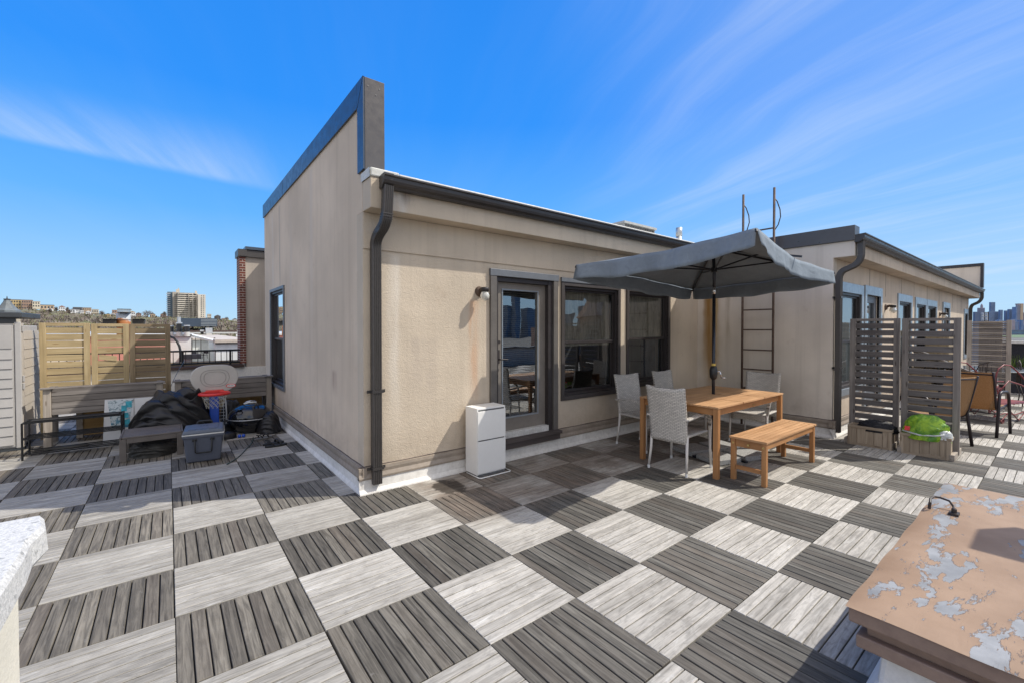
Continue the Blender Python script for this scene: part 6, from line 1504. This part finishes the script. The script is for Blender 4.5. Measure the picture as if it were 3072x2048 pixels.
# apartment tower
d = 640; TW = thing('apartment_tower', 'tall beige apartment tower with rows of balconies on the hill', 'tower block', at(560, 955, d))
mb = MB(); vbox(mb, 518, 532, 876, 962, d+1, 24); mb.build('side_wall', 'tower_grey', TW)
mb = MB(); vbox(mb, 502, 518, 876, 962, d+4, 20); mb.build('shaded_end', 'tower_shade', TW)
mb = MB(); vbox(mb, 532, 594, 879, 962, d+3, 24); mb.build('core', 'tower_core', TW)
mb = MB(); vbox(mb, 594, 617, 884, 962, d, 26); mb.build('wing', 'far_tower', TW)
mb = MB(); vbox(mb, 500, 620, 875.5, 877.0, d-0.5, 28); mb.build('roof_line', 'far_roof', TW) if False else None
for i in range(13):
    y = 880+i*6.15
    mb = MB(); vbox(mb, 532.5, 593.5, y, y+2.7, d+0.8, 3); mb.build('balcony', 'far_tower', TW)
    mb = MB(); vbox(mb, 499, 511, y, y+1.8, d+2.5, 8); mb.build('end_balcony', 'haze_e', TW)
for i, x in enumerate((532.3, 543.5, 555, 567, 579, 591)): mb = MB(); vbox(mb, x-0.8, x+0.8, 879, 958, d+0.3, 3.2); mb.build('fin', 'far_tower', TW)
for x in (599, 604.5, 610.5):
    mb = MB()
    for i in range(12): vbox(mb, x-1.2, x+1.2, 887+i*6.15, 889.8+i*6.15, d-0.3, 0.4)
    mb.build('window_column', 'far_window', TW)
for x in (521, 525, 529):
    mb = MB()
    for i in range(12): vbox(mb, x-0.8, x+0.8, 882+i*6.15, 885+i*6.15, d+0.7, 0.4)
    mb.build('window_column', 'far_window', TW)
mb = MB(); vbox(mb, 528, 539, 869, 879, d+6, 6); vbox(mb, 534, 537, 864.5, 869, d+7, 3); mb.build('roof_housing', 'far_cream', TW)
mb = MB(); vbox(mb, 585, 591, 873, 882, d+6, 5); mb.build('roof_housing', 'far_cream', TW)
GA = thing('parking_garage', 'dark blue parking garage with pale curved decks below the tower', 'garage', at(596, 975, 500))
mb = MB(); vbox(mb, 538, 652, 955, 980, 400, 30); mb.build('body', 'garage_blue', GA)
for i in range(5):
    y = 957+i*4.4; mb = MB(); vbox(mb, 558, 594, y+1.2, y+2.4, 399, 1.5); vbox(mb, 594, 604, y+0.7, y+1.9, 500.0, 0.8) if False else None; mb.build('deck_slab', 'garage_slab', GA)
    mb = MB(); vbox(mb, 603, 651-i*0.5, y+0.8+0.5, y+1.9+0.5, 399, 1.5); mb.build('deck_slab', 'garage_slab', GA)
# roofs close by
def near_box(name, m, par, px0, px1, py0, py1, d, depth, zb=None): mb = MB(); vbox(mb, px0, px1, py0, py1, d, depth, zb); return mb.build(name, m, par)
t = thing('lower_roof', 'low tan roof just beyond the black railing', 'roof', (1, 15, -3)); box('slab', 'roof_tan', t, -14, 11.7, -3.0, 16, 22.0, -0.45)
WH = thing('white_rooftop_building', 'white rooftop building with tan flat roof and dark posts beyond the railing', 'building', at(640, 1060, 25))
o = near_box('side_wing', 'white_paint', WH, 509, 574, 1010, 1090, 23, 14); near_box('roof_band', 'roof_grey', WH, 508, 576, 1003, 1009.7, 22.9, 14.4, zb=at(500, 1010, 22.9).z+0.01)
near_box('main_wall', 'white_paint', WH, 646, 760, 1027, 1090, 24, 22); near_box('fascia', 'roof_tan', WH, 644, 762, 1018, 1026.6, 23.8, 22.6)
near_box('recessed_wall', 'white_paint', WH, 575, 646, 1020, 1090, 27.5, 18); near_box('flat_roof', 'roof_tan', WH, 569, 646, 1014, 1019.6, 27.3, 20)
for (x, w_) in ((576, 3.0), (587, 1.8), (603, 2.4), (644, 5.0)): near_box('post', 'bronze_metal', WH, x-w_/2, x+w_/2, 1013, 1076, 25.5, 0.12)
mb = MB(); mb.beam(at(569, 1004, 24), at(646, 1023, 24), 0.35, 0.10); mb.build('awning_edge', 'white_paint', WH)
near_box('siding_line', 'roof_dark', WH, 646, 760, 1029.5, 1031, 23.93, 0.1)
t = thing('brown_parapet', 'long reddish brown parapet along the back of the tan roof', 'parapet', at(650, 1000, 47)); near_box('body', 'ledge_brown', t, 563, 760, 991.5, 996, 47, 0.5); near_box('coping', 'roof_white', t, 563, 760, 996.5, 1001, 46.8, 0.4)
t = thing('roof_duct', 'large curved galvanised duct on the tan roof', 'duct', at(627, 1005, 38)); near_box('hood', 'galvanised', t, 617.5, 637.5, 983.5, 1000, 38, 0.7); near_box('curb', 'roof_white', t, 619, 636, 1000.3, 1007, 38, 0.6)
t = thing('roof_vent', 'small square galvanised vent left of the large duct', 'vent', at(606, 1004, 38)); near_box('hood', 'galvanised', t, 600.5, 612.5, 989.5, 994.5, 38, 0.4); near_box('neck', 'roof_dark', t, 602, 611, 994.7, 1003, 38.1, 0.3)
t = thing('white_vent_pipe', 'thin white vent pipe on the tan roof beside the brick wall', 'vent pipe', at(713, 1010, 30)); near_box('pipe', 'white_paint', t, 711.5, 714.5, 990, 1002, 30, 0.08); near_box('base', 'white_paint', t, 709, 717, 1002.5, 1010, 30, 0.2)
for (xa, xb, ya, lab) in ((511, 520.5, 977.5, 'short black chimney vent beside the slatted panel'), (530.5, 545.5, 969, 'tallest black chimney vent with pale flue, the middle one'), (554, 568.5, 977, 'short black chimney vent right of the tall one')):
    p = at((xa+xb)/2, 1005, 21.5); r_ = (xb-xa)/FPX*21.5/2; z1 = at(0, ya, 21.5).z; z0 = at(0, 1003, 21.5).z; zm = at(0, 996, 21.5).z
    t = thing('chimney_vent', lab, 'chimney', p, 0, 'black chimney vents on the white roof')
    MB().tube([(p.x, p.y, zm), (p.x, p.y, z1-0.03)], r_*0.9, 14).build('flue', 'black_plastic', t, smooth=False); MB().tube([(p.x, p.y, z1-0.03), (p.x, p.y, z1+0.03)], r_*1.05, 14).build('cap', 'galvanised', t); MB().tube([(p.x, p.y, z0-0.1), (p.x, p.y, zm)], r_*0.95, 14).build('base', 'roof_white', t)
    if ya < 970: MB().tube([(p.x, p.y, z1), (p.x, p.y, at(0, 951, 21.5).z)], r_*0.55, 12).build('pipe', 'galvanised', t)
mb = MB(); ps = [at(511, 1010, 13), at(522, 1014, 13), at(531, 1024, 13), at(538, 1038, 13), at(541, 1052, 13), at(541.5, 1100, 13)]
tag(mb.tube(ps, 0.032, 8).build('bent_conduit', 'rail_black', None, smooth=True), 'bent black conduit pipe arching beside the slatted panels', 'pipe')
t = thing('salmon_building', 'salmon red wall of the building behind the slatted panels', 'building', at(320, 1050, 18)); near_box('wall', 'salmon_paint', t, 238, 506, 1009, 1110, 19, 6); near_box('parapet_cap', 'roof_white', t, 236, 507, 1003, 1008.6, 18.9, 6.3)
t = thing('cream_building', 'cream wall with a white cap seen between shed and slatted panels', 'building', at(110, 1050, 16)); near_box('wall', 'cream_party', t, 20, 232, 1008, 1140, 15.5, 9); near_box('cap', 'haze_e', t, 18, 234, 999, 1007.6, 15.4, 9.3)
CH = thing('rusty_chimney', 'rust streaked round metal chimney with flat dark cap above the slatted panels', 'chimney', at(371, 1000, 16.5))
p = at(371.5, 1000, 16.5); z0 = at(0, 1010, 16.5).z; z1 = at(0, 940, 16.5).z; zm = at(0, 957, 16.5).z
m, t_, b = newmat('rust_galv'); pp = worldc(t_); f = NOISE(t_, pp, 2.2, 4, 0.6); sp_ = N(t_, 'ShaderNodeSeparateXYZ'); L(t_, pp, sp_.inputs[0])
k = MR(t_, M2(t_, 'ADD', sp_.outputs[2], M2(t_, 'MULTIPLY', f, 0.6)), zm+0.22, zm+0.32)
L(t_, MIX(t_, k, (0.36, 0.13, 0.035), (0.42, 0.44, 0.45)), b.inputs['Base Color']); b.inputs['Roughness'].default_value = 0.6
MB().tube([(p.x, p.y, z0), (p.x, p.y, z1)], 0.205, 24).build('flue', 'rust_galv', CH, smooth=True)
for zz in (z0+0.35, zm-0.05): MB().tube([(p.x, p.y, zz), (p.x, p.y, zz+0.025)], 0.212, 24).build('band', 'rusty_iron', CH)
near_box('cap', 'far_glass', CH, 351.5, 391.5, 928.5, 936.5, 16.3, 0.5); near_box('cap_rim', 'roof_dark', CH, 351, 392, 927, 928.3, 16.28, 0.52); near_box('cap_rim', 'roof_dark', CH, 351, 392, 936.7, 938.2, 16.28, 0.52); near_box('neck', 'roof_dark', CH, 360, 383, 938.4, 941, 16.35, 0.3)
for (a, c, lab) in ((307, 349, 'low dark framed skylight left of the rusty chimney'), (396, 435, 'low dark framed skylight right of the rusty chimney')):
    t = thing('roof_skylight', lab, 'skylight', at((a+c)/2, 972, 16)); near_box('body', 'tarp_dark', t, a+1, c-1, 958.5, 975, 16.0, 0.6); near_box('frame', 'rail_black', t, a, c, 957, 958.8, 15.95, 0.7)
TU = thing('turret', 'grey slate turret roof with finial behind the shed', 'turret', at(22, 945, 42)); p = at(22, 945, 42)
zz = [at(0, y, 42).z for y in (945, 932, 926, 915, 906, 899, 897, 889)]
MB().lathe([(0.95, zz[0]), (0.92, zz[1]), (0.68, zz[2]), (0.42, zz[3]), (0.27, zz[4]), (0.20, zz[5])], (p.x, p.y, 0), 8).build('roof', 'slate_cone', TU)
MB().lathe([(0.26, zz[5]), (0.24, zz[6]), (0.05, zz[6]+0.02), (0.02, zz[7])], (p.x, p.y, 0), 8).build('finial', 'roof_dark', TU)
MB().lathe([(0.85, -3), (0.85, zz[0]-0.01)], (p.x, p.y, 0), 8).build('drum', 'wall_buff', TU)
t = thing('folding_chair', 'small dark folding chair on the terrace of the white rooftop building', 'chair', at(615, 1074, 23)); c_ = at(615, 1074, 22.6)
for s_ in (-1, 1): MB().tube([c_+RT*0.13*s_, c_+RT*0.10*s_+Vector((0,0,0.2)), c_+RT*0.12*s_+Vector((-.05,0,0.42))], 0.012, 5).build('leg', 'dark_navy', t)
MB().obox(c_+Vector((0,0,0.18)), RT*0.12, FH*0.10, (0,0,0.012)).build('seat', 'dark_navy', t); MB().obox(c_+Vector((0,0,0.33))+FH*0.1, RT*0.12, FH*0.01, (0,0,0.08)).build('backrest', 'dark_navy', t)
t = thing('terrace_sofa', 'dark lounge furniture in the shade beside the white rooftop building', 'sofa', at(575, 1074, 23)); near_box('seat', 'dark_navy', t, 546, 603, 1063, 1076, 22.8, 0.8); near_box('backrest', 'dark_navy', t, 548, 590, 1052, 1063, 23.4, 0.2)
# power lead looped over the railing and planter
mb = MB(); tag(mb.tube([at(553, 1080, 9.2), at(548, 1090, 8.8), at(535, 1110, 8), at(520, 1140, 7.5), at(512, 1160, 7.2)], 0.004, 6).build('cable', 'black_plastic', None, smooth=True), 'black cable hanging from the railing down behind the planter', 'cable')

# ---- right: far bank skyline, river, park
def ground_strip(name, mat, d0, d1, pa, pb, z):
    a = [at(pa, PPY, d0), at(pb, PPY, d0), at(pb, PPY, d1), at(pa, PPY, d1)]
    MB().add([(v.x, v.y, z) for v in a], [(0,1,2,3)]).build(name, mat, None, kind='structure')
ground_strip('river', 'river', 1250, 1480, 1900, 5200, -15.95); ground_strip('park', 'park_green', 860, 1240, 2500, 4600, -15.9)
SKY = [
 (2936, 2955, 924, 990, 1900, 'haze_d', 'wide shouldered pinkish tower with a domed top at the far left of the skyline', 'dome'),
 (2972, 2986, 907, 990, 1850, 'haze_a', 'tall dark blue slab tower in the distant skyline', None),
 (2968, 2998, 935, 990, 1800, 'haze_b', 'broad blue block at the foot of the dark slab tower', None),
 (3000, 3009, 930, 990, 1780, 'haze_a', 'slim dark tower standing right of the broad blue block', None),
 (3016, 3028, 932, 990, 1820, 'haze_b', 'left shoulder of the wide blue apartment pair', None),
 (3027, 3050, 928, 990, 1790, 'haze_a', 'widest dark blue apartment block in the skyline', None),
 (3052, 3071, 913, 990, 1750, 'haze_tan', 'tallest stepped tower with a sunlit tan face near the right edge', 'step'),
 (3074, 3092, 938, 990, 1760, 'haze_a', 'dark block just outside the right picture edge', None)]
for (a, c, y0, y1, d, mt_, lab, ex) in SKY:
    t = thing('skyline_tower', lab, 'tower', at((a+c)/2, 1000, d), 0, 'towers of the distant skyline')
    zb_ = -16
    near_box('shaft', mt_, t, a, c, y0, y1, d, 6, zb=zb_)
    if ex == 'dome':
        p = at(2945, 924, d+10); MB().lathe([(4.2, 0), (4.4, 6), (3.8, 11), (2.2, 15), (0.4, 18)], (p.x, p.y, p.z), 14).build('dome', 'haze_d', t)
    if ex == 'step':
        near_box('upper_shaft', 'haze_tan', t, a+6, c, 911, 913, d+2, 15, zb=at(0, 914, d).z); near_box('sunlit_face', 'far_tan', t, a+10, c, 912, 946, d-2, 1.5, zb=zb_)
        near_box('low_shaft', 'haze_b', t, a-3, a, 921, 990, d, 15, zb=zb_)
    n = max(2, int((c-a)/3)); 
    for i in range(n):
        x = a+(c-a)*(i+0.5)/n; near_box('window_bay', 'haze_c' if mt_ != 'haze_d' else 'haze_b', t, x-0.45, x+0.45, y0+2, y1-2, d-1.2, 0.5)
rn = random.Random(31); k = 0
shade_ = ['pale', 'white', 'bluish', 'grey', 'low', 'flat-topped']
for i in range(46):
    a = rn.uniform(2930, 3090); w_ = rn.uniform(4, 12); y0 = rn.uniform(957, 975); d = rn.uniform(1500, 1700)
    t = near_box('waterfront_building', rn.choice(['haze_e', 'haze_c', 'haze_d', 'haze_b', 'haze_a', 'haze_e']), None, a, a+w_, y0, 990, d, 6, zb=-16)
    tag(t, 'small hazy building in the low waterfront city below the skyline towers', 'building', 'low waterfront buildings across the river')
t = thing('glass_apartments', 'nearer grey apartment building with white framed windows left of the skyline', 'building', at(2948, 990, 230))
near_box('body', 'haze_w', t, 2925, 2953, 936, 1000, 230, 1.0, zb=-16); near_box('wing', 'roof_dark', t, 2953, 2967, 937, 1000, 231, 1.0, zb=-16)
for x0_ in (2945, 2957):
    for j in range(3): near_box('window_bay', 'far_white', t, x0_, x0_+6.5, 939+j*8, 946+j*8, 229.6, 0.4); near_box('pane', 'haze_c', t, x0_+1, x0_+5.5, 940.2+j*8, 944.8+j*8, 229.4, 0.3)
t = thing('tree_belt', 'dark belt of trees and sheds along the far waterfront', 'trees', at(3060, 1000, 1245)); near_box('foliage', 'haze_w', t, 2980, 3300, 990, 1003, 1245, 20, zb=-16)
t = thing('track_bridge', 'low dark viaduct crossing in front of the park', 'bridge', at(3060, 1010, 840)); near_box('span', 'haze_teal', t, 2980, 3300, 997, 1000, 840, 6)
# ---- behind the camera: skyline mirrored in the patio door
rn = random.Random(4)
for i, (a, w_, h_) in enumerate(((-58.5, 26, 70), (-56.5, 16, 48), (-54.5, 22, 96), (-52.6, 20, 60), (-51.4, 12, 84), (-49.6, 26, 58), (-47.5, 14, 92), (-45.0, 30, 52), (-42.5, 18, 66), (-40, 24, 45))):
    dd_ = 900+rn.uniform(-60, 60); c_ = Vector((math.cos(R(a))*dd_, 5.2+math.sin(R(a))*dd_, -16))
    t = thing('midtown_tower', 'hazy tower of the skyline opposite, mirrored in the patio door glass', 'tower', c_, 0, 'towers behind the camera')
    MB().obox(c_+Vector((0,0,h_/2)), (w_/2,0,0), (0,w_/2,0), (0,0,h_/2)).build('shaft', 'mirror_grey', t)
# turret house mirrored in the first window
t = thing('turret_house', 'brown turreted house mirrored in the first patio window', 'house', (24, -15, -16)); 
MB().box(21, -19, -16, 34, -14, 1.6).build('wall', 'far_brick', t); MB().lathe([(1.1, -3), (1.1, 2.3), (1.5, 2.35), (0.8, 3.3), (0.15, 5.0), (0.02, 5.8)], (24.6, -16.0, 0), 8).build('turret', 'far_brick', t)
